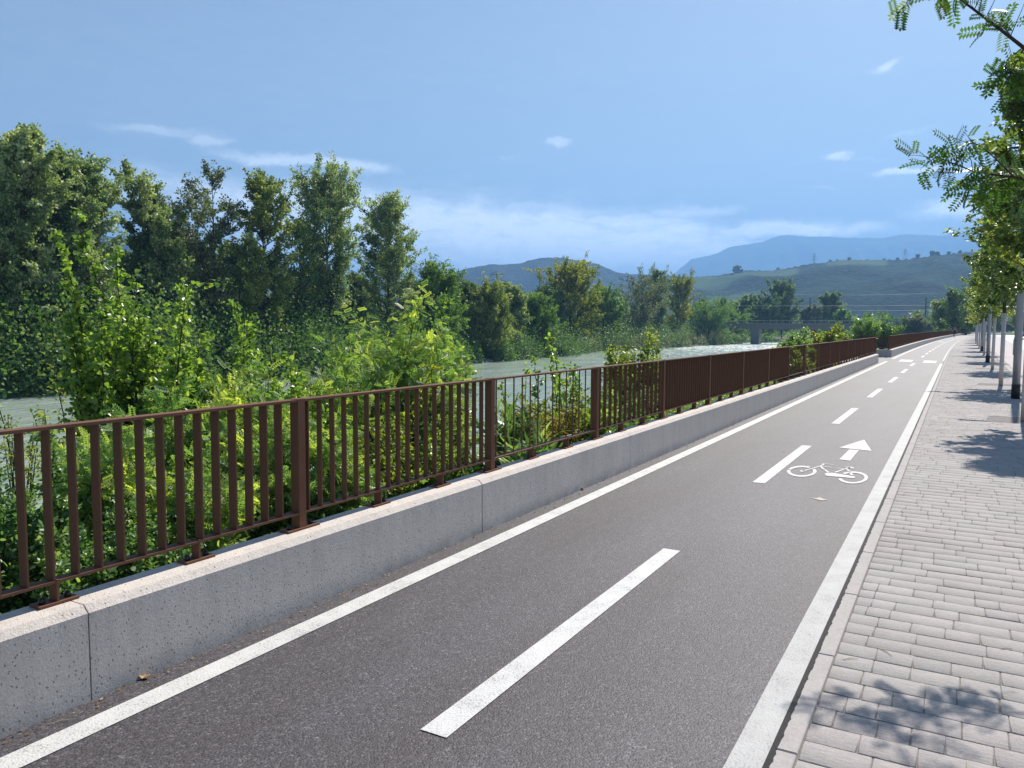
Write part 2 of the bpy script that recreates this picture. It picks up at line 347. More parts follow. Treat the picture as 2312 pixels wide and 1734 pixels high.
def river():
    xs=list(np.arange(-92,-13,1.0)); ys=list(np.arange(-40,120,1.5))+list(np.arange(120,460,5))+[500,600,800]
    V=[(x+sh(y),y,-4.0) for y in ys for x in xs]; n=len(xs)
    Q=[(j*n+i,j*n+i+1,(j+1)*n+i+1,(j+1)*n+i) for j in range(len(ys)-1) for i in range(n-1)]
    m,k=material('river_water'); co=objco(k)
    mp=k('ShaderNodeMapping',{'Vector':co,'Scale':(1.4,.55,1),'Rotation':(0,0,R_(6))}).outputs[0]
    n1=k.noise(mp,.9,5,.5,.6); n2=k.noise(mp,3.4,2,.5,.3); n3=k.noise(mp,.22,4,.5,.4)
    y=k('ShaderNodeSeparateXYZ',{0:co}).outputs[1]
    rap=k.maprange(y,110,230,0,.16,True)
    foam=k.maprange(k.math('ADD',k.math('ADD',k.math('MULTIPLY',n1,.6),k.math('MULTIPLY',n2,.4)),k.math('ADD',k.math('MULTIPLY',n3,.25),rap)),.74,.84,0,.85)
    c=k.mix(k.maprange(n3,.35,.65),(.33,.41,.35),(.42,.49,.43)); c=k.mix(k.maprange(n1,.4,.6,0,.4),c,(.27,.34,.285)); stk=k.noise(k('ShaderNodeMapping',{'Vector':co,'Scale':(1.0,.16,1),'Rotation':(0,0,R_(8))}).outputs[0],.8,4,.6,.8); c=k.mix(k.maprange(stk,.45,.62,0,.55),c,(.20,.27,.215)); c=k.mix(foam,c,(.62,.66,.64))
    h=k.math('ADD',n1,k.math('MULTIPLY',n2,.45)); nr=bump(k,h,.5,.32)
    finish(k,pr(k,c,k.maprange(foam,0,1,.16,.6),0,nr,.5))
    o=link_mesh('river',qmesh('river',V,Q),m,None,True); o['kind']='structure'
river()

def strip(name,xl,xr,z,ys,mat,kind='structure',parent=None,extra=None):
    V=[];Q=[]
    for i,y in enumerate(ys):
        V+=[(xl(y),y,z),(xr(y),y,z)]
        if i: Q.append((2*i-2,2*i-1,2*i+1,2*i))
    o=link_mesh(name,qmesh(name,V,Q),mat,parent)
    if kind: o['kind']=kind
    return o
YL=list(np.arange(-8,40,2.0))+list(np.arange(40,340,3.0))
strip('bike_path',lambda y:-3.16+cc(y),lambda y:-.535+cc(y)*.98,0.0,YL,MAT['asphalt'])
mb=MB().poly([(-7.5,39.4,-.004),(-3.16,39.4,-.004),(-3.16,48.2,-.004),(-7.5,48.2,-.004)],[(0,1,2,3)]); o=mb.build('side_path',MAT['asphalt']); o['kind']='structure'
# white lines (measured ends)
def line(name,x0,x1,y0,y1,mat=None,step=2.0,z=.004):
    ys=[y0]+[y for y in np.arange(math.ceil(y0/step)*step,y1,step) if y>y0+.01]+[y1]
    strip(name,lambda y:x0+cc(y),lambda y:x1+cc(y),z,ys,mat or MAT['paint'])
line('lane_line',-3.005,-2.875,-8,41.45)
line('lane_line',-2.985,-2.865,44.9,320)
line('lane_line',-.680,-.556,-8,40.3,MAT['paint_old']); line('lane_line',-.640,-.520,43.9,300,MAT['paint_old'])
y=2.45-5.78
dash=[]
while y<300:
    dash.append((y,y+2.95)); y+=5.76
for a,b in dash:
    if b>41.2 and a<44.2: continue
    line('lane_line',-1.79 if a<20 else -1.765,-1.665 if a<20 else -1.64,a,b)
for q in (((-2.46,41.83),(-1.88,41.50),(-1.91,44.00),(-2.49,44.35)),((-1.41,41.15),(-.87,40.85),(-.86,43.55),(-1.41,43.85))):
    o=MB().poly([(a,b,.0045) for a,b in q],[(0,1,2,3)]).build('give_way_block',MAT['paint']); o['kind']='structure'
line('give_way_block',-2.60,-2.0,104,106.3)
# ---- bicycle symbol and arrow on the lane
def zp(x,y):   # symbol drawing coordinates -> ground metres (flat road)
    u=((1700+x/7.373)-CX)/F_PX; v=-((980+y/7.373)-CY)/F_PX
    d=CR@np.array([u,v,-1.0]); t=-CAM_H/d[2]; return (d[0]*t,d[1]*t)
SYM=MB()
def area(pts,z=.0048): SYM.poly([(*zp(*p),z) for p in pts],[tuple(range(len(pts)))][::-1])
def thick(pts,w0):
    P=[Vector(zp(*p)) for p in pts]
    for a,b in zip(P,P[1:]):
        d=(b-a).normalized(); nrm=Vector((-d.y,d.x))*w0/2
        SYM.poly([(*(a-nrm),.0048),(*(b-nrm),.0048),(*(b+nrm),.0048),(*(a+nrm),.0048)],[(0,1,2,3)])
def ring(c,rx,ry,wid,a0,a1,n=26):
    o=[];
    for i in range(n+1):
        t=R_(a0+(a1-a0)*i/n); o.append(((c[0]+math.cos(t)*rx,c[1]+math.sin(t)*ry),(c[0]+math.cos(t)*(rx-wid),c[1]+math.sin(t)*(ry-wid*.42))))
    for (p,q),(r,s) in zip(o,o[1:]): SYM.poly([(*zp(*p),.0048),(*zp(*r),.0048),(*zp(*s),.0048),(*zp(*q),.0048)],[(3,2,1,0)])
ring((813,626),247,92,58,20,195); ring((813,626),247,92,58,201,307); ring((813,626),247,92,58,335,378)
ring((1665,730),250,101,58,6,170); ring((1665,730),250,101,58,225,364)
thick([(830,622),(1000,575),(1195,515)],.022); area([(780,620),(800,608),(850,610),(860,622),(840,635),(795,635)])
thick([(1150,515),(1190,497),(1355,518)],.022); thick([(1130,540),(1318,562)],.022); thick([(1125,545),(1180,590)],.026); thick([(1188,596),(1275,655)],.026)
area([(1195,670),(1240,645),(1300,648),(1690,712),(1705,728),(1680,740),(1300,708),(1215,698)])
thick([(1370,572),(1555,590)],.022); thick([(1535,543),(1700,562)],.022); area([(1560,556),(1700,558),(1680,582),(1610,575)]); thick([(1365,645),(1610,558)],.026); thick([(1560,590),(1600,620)],.030); thick([(1615,648),(1655,692)],.030)
o=SYM.build('bicycle_symbol',MAT['paint']); o['kind']='structure'
SYM=MB(); area([(1850,98),(1975,285),(1435,230)]); area([(1605,262),(1765,272),(1618,450),(1435,428)],.0052)
o=SYM.build('direction_arrow',MAT['paint']); o['kind']='structure'
o=MB().poly([(*zp(x,y),.0045) for x,y in ((955,1062),(1050,1075),(1110,1060),(1240,1108),(1150,1112),(1060,1095))],[(5,4,3,2,1,0)]).build('paint_patch',simple('worn_cream_paint',(.50,.45,.36),.8,0,.2,60,.3)); o['kind']='structure'

# ---- kerb, gap, pavement
rng=np.random.default_rng(4)
ys=list(np.arange(-8,14,.03))+list(np.arange(14,40,.2))+list(np.arange(40,330,3.0))
jit={}
def gapx(y): 
    if y not in jit: jit[y]=-.538+cc(y)*.98+(rng.uniform(0,.010) if y<40 else .004)
    return jit[y]
strip('bitumen_joint',lambda y:-.556+cc(y)*.98,gapx,.0065,ys,MAT['gap'])
def kerbline(name,xl,xr,z0,y0,y1,joint,mat):
    m_=MB(); y=y0
    while y<y1:
        L=joint if y<60 else 6.0
        a,b=y+.004,min(y+L-.004,y1); xa0,xa1,xb0,xb1=xl(a),xr(a),xl(b),xr(b); c=.004
        P=[(xa0,a,-.05),(xa1,a,-.05),(xb1,b,-.05),(xb0,b,-.05),(xa0,a,z0-c),(xa1,a,z0-c),(xb1,b,z0-c),(xb0,b,z0-c),(xa0+c,a+c,z0),(xa1-c,a+c,z0),(xb1-c,b-c,z0),(xb0+c,b-c,z0)]
        m_.poly(P,[(0,1,5,4),(1,2,6,5),(2,3,7,6),(3,0,4,7),(4,5,9,8),(5,6,10,9),(6,7,11,10),(7,4,8,11),(8,9,10,11)]); y+=L
    o=m_.build(name,mat); o['kind']='structure'
kerbline('kerb',lambda y:-.537+cc(y)*.98,lambda y:-.462+cc(y)*.98,.006,-1.09-4,330,1.01,MAT['kerb'])
pr_=lambda y:lerp_pts(y,PAV_R)
strip('pavement_bed',lambda y:-.466+cc(y)*.98,lambda y:pr_(y)+.26,-.005,list(np.arange(-8,330,3.0)),MAT['joint'])
def pavers():
    V=[];Q=[];T=[]; r=np.random.default_rng(11); y=-3.0
    pits=[(yy-.45,yy+.45) for yy in (6.45,16.3,26.25,36.3,46.2,55.9)]
    while y<230:
        near=y<70; d=.157 if near else .628; a,b=y+.0024,y+d-.0024; x=-.458+cc(y)*.98; xe=pr_(y)-.015; off=r.uniform(0,.2); first=True
        if not near: a,b=y,y+d
        rt=r.uniform(-.06,.06)
        while x<xe:
            L=r.choice([.12,.16,.20,.26,.31])*(1 if near else 4)
            if first: L*=r.uniform(.4,1); first=False
            x2=min(x+L,xe); inpit=any(p0<(y+d/2)<p1 for p0,p1 in pits) and x2>.50+.012*(y-6)*.6
            if inpit and x<.50: x2=max(x+.05,.50)
            if not(inpit and x>=.49) and x2-x>.03:
                g=.0022 if near else .0; z=r.normal(0,.0007) if near else 0; tz=r.normal(0,.0006,4) if near else np.zeros(4); c=.0038
                jx=r.uniform(-.003,.003,4) if near else np.zeros(4)
                o=[(x+g+jx[0],a),(x2-g+jx[1],a),(x2-g+jx[2],b),(x+g+jx[3],b)]
                s=len(V); t=float(np.clip(.5+rt+r.normal(0,.13),0,1))
                if near:
                    V+= [(p[0],p[1],-.012) for p in o]+[(p[0],p[1],z-c*.7) for p in o]
                    cxm,cym=(x+x2)/2,(a+b)/2
                    V+= [(p[0]+math.copysign(c,cxm-p[0]),p[1]+math.copysign(c,cym-p[1]),z+tz[i]) for i,p in enumerate(o)]
                    Q+=[(s,s+1,s+5,s+4),(s+1,s+2,s+6,s+5),(s+2,s+3,s+7,s+6),(s+3,s,s+4,s+7),(s+4,s+5,s+9,s+8),(s+5,s+6,s+10,s+9),(s+6,s+7,s+11,s+10),(s+7,s+4,s+8,s+11),(s+8,s+9,s+10,s+11)]; T+=[t]*9
                else:
                    V+= [(p[0],p[1],0) for p in o]; Q.append((s,s+1,s+2,s+3)); T.append(t)
            x=x2
        y+=d
    o=link_mesh('pavement',qmesh('pavement',V,Q,T),MAT['paver']); o['kind']='structure'
pavers()
kerbline('kerb',lambda y:pr_(y)+.012,lambda y:pr_(y)+.195,.006,-5,230,1.0,MAT['kerb'])
strip('parking_road',lambda y:pr_(y)+.225,lambda y:pr_(y)+9,-.004,list(np.arange(-8,236,4.0)),MAT['pink_road'])
o=MB().poly([(4.45+.0244*(y_-74),y_,.001) if k_==0 else (60,y_,.001) for y_ in (20,60,120,186) for k_ in (0,1)],[(0,1,3,2),(2,3,5,4),(4,5,7,6)]).build('parking_lot',MAT['white_road']); o['kind']='structure'
o=MB().poly([(4.6,186,.0015),(60,186,.0015),(60,240,.0015),(7.5,240,.0015)],[(0,1,2,3)]).build('parking_lot',MAT['white_road']); o['kind']='structure'
for i,yy in enumerate((6.45,16.3,26.25,36.3,46.2,55.9)):
    m_=MB(); xr=pr_(yy)-.02; m_.box(.508+(.012*(yy-6)*.6),xr,yy-.44,yy+.44,-.03,-.006)
    P=m_.build('tree_pit',MAT['gravel']); setp(P,None,'tree pit','gravel tree pits in the pavement')
    P['label']=['square gravel tree pit in the pavement nearest the viewer, cut by the picture edge','square gravel tree pit crossed by the lamp post shadow','narrow gravel strip around the first whitened trunk','gravel tree pit at the foot of the second whitened trunk','gravel tree pit at the foot of the third whitened trunk','gravel tree pit at the foot of the fourth whitened trunk'][i]

# ------------------------------------------------------------------ parapet walls
def wall_run(parent,pts_fn,y0,y1,L):
    y=y0; first=True
    while y<y1-.05:
        b=min(y+L,y1); m_=MB(); n=max(1,int((b-y)/3.3)) if y>60 else 1; ys_=np.linspace(y+(.006 if abs(y-5.09)<.1 else .003),b-(.006 if abs(b-5.09)<.1 else .003),n+1); rows=[]
        for yy in ys_:
            o_=cc(yy)+pts_fn(yy); rows.append([(-3.385+o_,yy,-.6),(-3.385+o_,yy,.392),(-3.367+o_,yy,.410),(-3.185+o_,yy,.410),(-3.152+o_,yy,.378),(-3.150+o_,yy,-.04)])
        P=[p for r_ in rows for p in r_]; Fs=[]
        for i in range(len(rows)-1): Fs+=[(6*i+j,6*i+j+1,6*i+j+7,6*i+j+6) for j in range(5)]
        Fs+=[(5,4,3,2,1,0),tuple(6*(len(rows)-1)+j for j in range(6))]
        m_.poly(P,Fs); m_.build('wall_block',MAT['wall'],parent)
        # joint filler
        if b<y1-.05:
            o_=cc(b); MB().box(-3.375+o_,(-3.160 if abs(b-5.09)<.1 else -3.1515)+o_,b-.0062,b+.0062,-.3,.385).build('joint',MAT['sealant'],parent)
        y=b
w1=empty('concrete_wall',(0,0,0)); setp(w1,'long low grey pitted concrete wall between the bike path and river, nearest the viewer','wall')
wall_run(w1,lambda y:0.0,-4.4,1.93,3.165); wall_run(w1,lambda y:0.0,1.93,39.6,3.16)
w2=empty('concrete_wall',(0,0,0)); setp(w2,'grey concrete wall beyond the gap, curving right with the path into the distance','wall')
wall_run(w2,lambda y:0.0,47.65,300,6.3)
MB().box(-6.5,-3.39,47.66,47.90,-.6,.41).build('wall_block',MAT['wall'],w2)

# ------------------------------------------------------------------ balustrades
FX=-3.285
def slats(m_,y0,y1,depth,pitch,thin,kind,xo,full=.0):
    y=y0+pitch*.55
    while y<y1-.02:
        x=xo(y)
        if kind=='rod': m_.bar((x-.02,y,.515),(x-.02,y,1.157),.0065 if y<12 else .0075,6,cap=False)
        else: m_.box(x-depth-.003,x-.003,y-thin/2,y+thin/2,.513,1.158)
        y+=pitch
def fence(parent,y0,nsec,pitch,typefn,coarse_from=1e9):
    xo=lambda y:FX+cc(y)
    for s in range(nsec):
        a=y0+pitch*s; b=a+pitch; typ=typefn(s)
        # rails
        A,B=(xo(a),xo(b)); dz=0
        def rail(z0,z1,nm,w_=.062):
            m_=MB(); P=[(A-w_,a+.028,z0),(A,a+.028,z0),(B,b-.028,z0),(B-w_,b-.028,z0),(A-w_,a+.028,z1),(A,a+.028,z1),(B,b-.028,z1),(B-w_,b-.028,z1)]
            m_.poly(P,[(3,2,1,0),(4,5,6,7),(0,1,5,4),(1,2,6,5),(2,3,7,6),(3,0,4,7)]); return m_.build(nm,MAT['steel'],parent)
        if s%1==0:
            rail(1.157,1.171,'top_rail',.066); rail(.500,.512,'bottom_rail')
        m_=MB(); dk={'A':(.058,.108,'flat'),'B':(.036,.108,'flat'),'C':(0,.149,'rod'),'D':(.036,.150,'flat')}[typ]
        slats(m_,a,b-.03,dk[0],dk[1],.008,dk[2],xo); m_.build('slat_panel',MAT['steel'],parent)
        x=xo(a); po=MB().box(x-.062,x+.002,a-.0275,a+.0275,.422,1.174).build('post',MAT['steel'],parent)
        if a<60:
            MB().box(x-.066,x+.014,a-.125,a+.125,.4105,.422).build('base_plate',MAT['steel'],po)
            for dy in (-.085,.085): MB().lathe([(.014,0),(.014,.012),(.011,.022),(.004,.027)],8,(x-.026,a+dy,.422)).build('bolt',MAT['bolt'],po,True)
        for t in (1/3,2/3):
            yy=a+pitch*t; x=xo(yy)
            if yy<150:
                lg=MB().box(x-.050,x+.0015,yy-.006,yy+.006,.422,.515).build('leg',MAT['steel'],parent) if yy>14 else MB().box(x-.058,x+.0015,yy-.005,yy+.005,.422,.516).build('leg',MAT['steel'],parent)
                if yy<40:
                    MB().box(x-.066,x+.012,yy-.085,yy+.085,.4105,.422).build('base_plate',MAT['steel'],lg)
                    for dy in (-.055,.055): MB().lathe([(.014,0),(.014,.012),(.011,.022),(.004,.027)],8,(x-.026,yy+dy,.422)).build('bolt',MAT['bolt'],lg,True)
    a=y0+pitch*nsec; x=xo(a); MB().box(x-.062,x+.002,a-.0275,a+.0275,.422,1.174).build('post',MAT['steel'],parent)
f1=empty('balustrade',(0,0,.41)); f1.location=(0,0,0); setp(f1,'long brown steel balustrade of upright flat bars on the near concrete wall','railing')
fence(f1,1.165-2.153*2,19+1-0,2.153,lambda s:{0:'A',1:'A',2:'A',3:'B',4:'C',5:'D'}.get(s,'C' if s in (10,11) else 'A'))
f2=empty('balustrade',(0,0,0)); setp(f2,'brown steel balustrade on the far wall, turning the gap corner and curving away right','railing')
fence(f2,47.78,47,2.153,lambda s:'A')
fence(f2,47.78+47*2.153,24,6.459,lambda s:'A')
# return of fence 2 along x
m_=MB(); 
for i in range(22):
    x=-3.40-.108*i; m_.box(x-.012,x+.012,47.74,47.80,.512,1.157)
m_.build('slat_panel',MAT['steel'],f2); MB().box(-5.8,-3.36,47.73,47.80,1.157,1.171).build('top_rail',MAT['steel'],f2); MB().box(-5.8,-3.36,47.73,47.80,.500,.512).build('bottom_rail',MAT['steel'],f2)

# ------------------------------------------------------------------ lamps
def ray(px,py):
    return CR@np.array([(px-CX)/F_PX,-(py-CY)/F_PX,-1.0])
def along(px,D):
    d=ray(px,736); d=d/math.hypot(d[0],d[1]); return float(d[0]*D),float(d[1]*D)
def at_X(px,X):
    d=ray(px,736); t=X/d[0]; return float(X),float(d[1]*t)
def z_at(px,py,x,y):
    d=ray(px,py); return float(CAM_H+d[2]/math.hypot(d[0],d[1])*math.hypot(x,y))
def street_lamp(x,y,label):
    t=empty('street_lamp',(x,y,0)); setp(t,label,'street lamp','lamp posts along the pavement')
    MB().lathe([(.082,-.02),(.080,1.2),(.070,3.5),(.052,5.75)],20).build('pole',MAT['galv'],t,True)
    MB().lathe([(.090,-.02),(.089,.325),(.083,.33)],20).build('base_sleeve',MAT['black'],t,True)
    MB().box(-.096,-.072,-.045,.045,1.0,1.35).build('access_door',MAT['galv'],t)
    a=MB().tube([(0,0,5.66),(-.35,0,5.67),(-.42,0,5.67)],[.028,.026,.026],8)
    a.build('arm',MAT['lampdark'],t,True)
    MB().poly([(-.40,-.05,5.655),(-.85,-.10,5.66),(-.85,.10,5.66),(-.40,.05,5.655),(-.40,-.05,5.70),(-.85,-.09,5.69),(-.85,.09,5.69),(-.40,.05,5.70)],[(3,2,1,0),(4,5,6,7),(0,1,5,4),(1,2,6,5),(2,3,7,6),(3,0,4,7)]).build('luminaire',MAT['lampdark'],t)
    return t
street_lamp(1.19,21.26,'grey galvanised lamp post with black foot, the nearest one at the right edge')
street_lamp(1.24,43.2,'lamp post half hidden behind the second whitened tree trunk')
street_lamp(1.50,65.0,'distant lamp post among the row of whitened trunks')

# ------------------------------------------------------------------ foliage toolkit
def leaf_tpl(kind):
    if kind=='quad': return np.array([(0,-.5,0),(.36,0,.10),(0,.5,0),(-.36,0,.10)],float),[(0,1,2,3)]
    if kind=='slim': return np.array([(0,-.5,0),(.13,0,.04),(0,.5,-.05),(-.13,0,.04)],float),[(0,1,2,3)]
    if kind=='oval': 
        return np.array([(0,0,0),(.30,.30,.08),(.24,.72,.05),(0,1,-.06),(-.24,.72,.05),(-.30,.30,.08)],float),[(0,1,2,3),(0,3,4,5)]
    if kind=='heart':
        return np.array([(0,.0,0),(.44,.12,.10),(.34,.58,.07),(0,1,-.12),(-.34,.58,.07),(-.44,.12,.10)],float),[(0,1,2,3),(0,3,4,5)]
    if kind=='maple':
        return np.array([(0,0,0),(.50,.22,.10),(.30,.50,.04),(0,1,-.10),(-.30,.50,.04),(-.50,.22,.10),(.22,.30,.02),(-.22,.30,.02)],float),[(0,1,2,3),(0,3,4,5)]
    if kind.startswith('pin'):
        n=6 if kind=='pin' else 7; V=[];Fs=[]; lw=.075 if kind=='pin' else .056; ll=.22 if kind=='pin' else .25
        for i in range(n):
            yy=.18+.74*i/(n-1); sag=-.22*yy*yy
            for sgn in (-1,1):
                b=len(V); V+=[(0,yy,sag),(sgn*ll*.5,yy-lw+.05,sag+.01),(sgn*ll,yy+.07,sag-.03),(sgn*ll*.5,yy+lw+.06,sag+.01)]
                Fs.append((b,b+1,b+2,b+3) if sgn>0 else (b+3,b+2,b+1,b))
        b=len(V); V+=[(0,.93,-.2),(lw,1.03,-.21),(0,1.15,-.27),(-lw,1.03,-.21)]; Fs.append((b,b+1,b+2,b+3))
        if kind=='pin_s':
            b=len(V); V+=[(-.006,0,0),(.006,0,0),(.005,.93,-.2),(-.005,.93,-.2)]; Fs.append((b,b+1,b+2,b+3))
        return np.array(V,float),Fs
    if kind=='blade':
        return np.array([(-.035,0,0),(.035,0,0),(.05,.4,.0),(-.05,.4,.0),(.03,.75,-.14),(-.03,.75,-.14),(.003,1,-.42),(-.003,1,-.42)],float),[(0,1,2,3),(3,2,4,5),(5,4,6,7)]
def leaves(name,P,D,size,kind,mat,parent,r,tint,upb=.6,rand=.8):
    """P anchors, D growth directions; leaves turned partly upwards"""
    tv,tf=leaf_tpl(kind); N=len(P); P=np.asarray(P); D=np.asarray(D)
    yv=D+r.normal(0,rand,(N,3)); yv/=np.linalg.norm(yv,axis=1,keepdims=True)+1e-9
    up=np.array([0,0,1.0])*upb+r.normal(0,1-upb*.5,(N,3)); xv=np.cross(yv,up); xv/=np.linalg.norm(xv,axis=1,keepdims=True)+1e-9
    zv=np.cross(xv,yv); s=size*(r.uniform(.65,1.3,(N,1))); 
    V=(P[:,None,:]+ (xv[:,None,:]*tv[None,:,0:1]+yv[:,None,:]*tv[None,:,1:2]+zv[:,None,:]*tv[None,:,2:3])*s[:,None,:]).reshape(-1,3)
    f=np.array(tf); Q=(np.arange(N)[:,None,None]*len(tv)+f[None]).reshape(-1,4)
    T=np.repeat(np.clip(tint,0,1),len(tf))
    return link_mesh(name,qmesh(name,V,Q,T),mat,parent)
def nrm(v): return v/(np.linalg.norm(v)+1e-9)
def growline(r,p,d,L,n,wander,up):
    pts=[np.array(p,float)]; d=nrm(np.array(d,float))
    for i in range(n):
        d=nrm(d+r.normal(0,wander,3)+np.array([0,0,up])); pts.append(pts[-1]+d*L/n)
    return pts,d
def samp(pts,t):
    f=t*(len(pts)-1); i=min(int(f),len(pts)-2); a=f-i; return pts[i]*(1-a)+pts[i+1]*a, nrm(pts[i+1]-pts[i])
def make_tree(r,H,R,crown0=.18,nl=42,ntw=6,nlf=26,env='oval',elev=(35,65),spread=.45,trunk_r=.16,lean=0.0,multi=1,twl=.45,droop=0.0,clump=.0):
    """returns wood MB, leaf positions, directions, tint"""
    wood=MB(); P=[];D=[];T=[]
    for mi in range(multi):
        a0=r.uniform(0,6.28); off=np.array([math.cos(a0),math.sin(a0),0])*(.25*R if multi>1 else 0)*r.uniform(.3,1)
        Hm=H*(1 if mi==0 else r.uniform(.68,.95))
        tr,_=growline(r,(off[0]*.3,off[1]*.3,0),(off[0]*.25+lean,off[1]*.25,1*Hm/4 if False else 1.0+Hm*.0),Hm,10,.035+(.03 if multi>1 else 0),.06)
        rt=trunk_r*(1 if mi==0 else .7); wood.tube(tr,[rt*(1-.93*i/10)+.004 for i in range(11)],7)
        for li in range(max(4,nl//multi)):
            t=crown0+(1-crown0)*((li+r.uniform(0,1))/max(4,nl//multi)); t=min(t,.985); p,td=samp(tr,t); u=(t-crown0)/(1-crown0)
            e={'oval':(.45+.75*u)*(1-u**4)**.5*1.0,'column':min(1,.60+.8*u)*(1-u**4.5)**.5,'round':math.sin(math.pi*(.1+.85*u))**.5,'cone':(1-u)**.7+.08,'vase':(.30+.85*u)*(1-u**5)**.5,'fat':min(1,.75+u)*(1-u**2.2)**.55}[env]
            az_=li*2.39996+r.uniform(-.5,.5); el_=R_(r.uniform(*elev))+u*.22
            Ll=max(.25,R*e*r.uniform(.65,1.18)/max(.35,math.cos(min(el_,1.1)))**.6); d=np.array([math.cos(az_)*math.cos(el_),math.sin(az_)*math.cos(el_),math.sin(el_)])
            lb,_=growline(r,p,d,Ll,5,.13,.05-droop); lr=max(.008,rt*(1-t)*.55+.012*H/10); wood.tube(lb,[lr*(1-.85*i/5) for i in range(6)],4,False)
            ct=.5+r.normal(0,.16)+clump*(u-.5)
            for k_ in range(ntw):
                tt=.25+.75*(k_+r.uniform(0,1))/ntw; q,ld=samp(lb,min(tt,1)); dd=nrm(ld+r.normal(0,.6,3)+np.array([0,0,.25-droop*2])); tl=twl*R*.45*r.uniform(.5,1.2)
                tw,_=growline(r,q,dd,tl,3,.15,-droop); 
                n_=max(2,int(nlf*r.uniform(.6,1.3)*(.5+e*.6))); ts=r.uniform(.0,1.08,n_)
                A=np.array([samp(tw,min(x,1))[0] for x in ts])+r.normal(0,spread*.33,(n_,3))*np.array([1,1,.8]); P.append(A); D.append(np.repeat([dd],n_,0)); T.append(ct+r.normal(0,.16,n_))
    return wood,np.concatenate(P),np.concatenate(D),np.concatenate(T)
def tree_obj(name,x,y,z,H,R,mat,label,group=None,cat='tree',seed=1,leaf=.24,kind='quad',bark='bark',rz=0,**kw):
    r=np.random.default_rng(seed); wood,P,D,T=make_tree(r,H,R,**kw)
    t=empty(name,(x,y,z),rz); setp(t,label,cat,group)
    wood.build('trunk',MAT[bark],t,True); leaves('crown',P,D,leaf,kind,MAT[mat],t,r,T)
    return t
def copy_tree(o,loc,rz,sc,label=None):
    c=o.copy(); COL.objects.link(c); c.location=loc; c.rotation_euler=(0,0,rz); c.scale=sc if hasattr(sc,'__len__') else (sc,sc,sc)
    if label: c['label']=label
    for ch in o.children:
        d=ch.copy(); COL.objects.link(d); d.parent=c
    return c

# ------------------------------------------------------------------ far-bank trees   px, X, top py, half-width px
FB=[
 ('poplar',-12,-68,322,75,'l_poplar_far','column','dark green poplar cut by the left edge of the picture',{}),
 ('poplar',45,-67,300,62,'l_poplar_far','column','tallest pointed poplar at the far left of the far bank',{}),
 ('poplar',148,-68,348,48,'l_poplar_far','column','slim poplar just right of the tallest one at far left',{}),
 ('poplar',218,-66.5,362,70,'l_poplar_far','oval','broad rounded poplar beside the first gap of sky in the tree row',{}),
 ('poplar',322,-70,440,40,'l_dark_far','oval','short dark poplar just right of the gap of sky',{'nl':44}),
 ('poplar',388,-68,400,55,'l_poplar_far','vase','dark poplar with a brownish patch right of the gap of sky',{'multi':2}),
 ('poplar',482,-69,386,66,'l_willow_far','vase','pale grey-green poplar with open twiggy top',{'multi':3,'nl':66,'nlf':40}),
 ('poplar',592,-66.5,408,58,'l_olive_far','column','olive green poplar left of the thin sparse one',{}),
 ('poplar',662,-69,452,38,'l_dark_far','oval','thin sparse poplar showing sky between its branches',{'nl':46,'nlf':26,'multi':2}),
 ('poplar',748,-67,416,72,'l_poplar_far','vase','spreading poplar with bare dark trunk, second from the right in the tall row',{'crown0':.28,'nl':88}),
 ('poplar',870,-69,456,60,'l_poplar_far','fat','roundish poplar closing the tall row on the right',{'crown0':.20,'nl':84}),
 ('bushy_tree',985,-67,598,62,'l_bright_far','fat','bushy green tree right of the two lattice pylons',{'crown0':.06}),
 ('bushy_tree',1052,-70,628,34,'l_dark_far','fat','small dark tree in front of the blue hill foot',{'crown0':.08}),
 ('bushy_tree',1100,-66,640,52,'l_olive_far','fat','bushy tree below the dark pylon with spread arms',{'crown0':.06}),
 ('slim_tree',1164,-68,630,26,'l_poplar_far','column','slim pointed tree right of the dark pylon',{'crown0':.08}),
 ('bushy_tree',1218,-69,662,44,'l_bright_far','fat','rounded green tree under the thin pointed pylon',{'crown0':.06}),
 ('yellowing_tree',1285,-77,592,66,'l_yellow_far','fat','large tree with yellow autumn leaves on its right side',{'crown0':.06,'nl':84,'nlf':66,'clump':.35}),
 ('bushy_tree',1240,-78,640,36,'l_dark_far','fat','dark brownish-green tree close on the left of the yellow tree',{'crown0':.10}),
 ('bushy_tree',1362,-76,645,40,'l_bright_far','fat','light green tree close on the right of the yellow tree',{'crown0':.08}),
 ('willow',1430,-77,618,46,'l_willow_far','vase','thinly leaved willow with bare twigs on top',{'crown0':.28,'multi':3,'nlf':26}),
 ('slim_tree',1487,-76,595,24,'l_dark_far','column','slender dark tree right of the bare-topped willow',{'crown0':.14,'nlf':32}),
 ('yellowing_tree',1527,-77,622,34,'l_yellow_far','oval','tree yellowing at its right edge, last of the tall far-bank trees',{'crown0':.10,'nlf':48}),
 ('bushy_tree',1600,-70,708,50,'l_bright_far','fat','bright green rounded shrub-like tree left of the bridge end',{'crown0':.03}),
 ('bushy_tree',1655,-72,722,38,'l_bright_far','fat','low bright green tree touching the left end of the bridge',{'crown0':.03}),
]
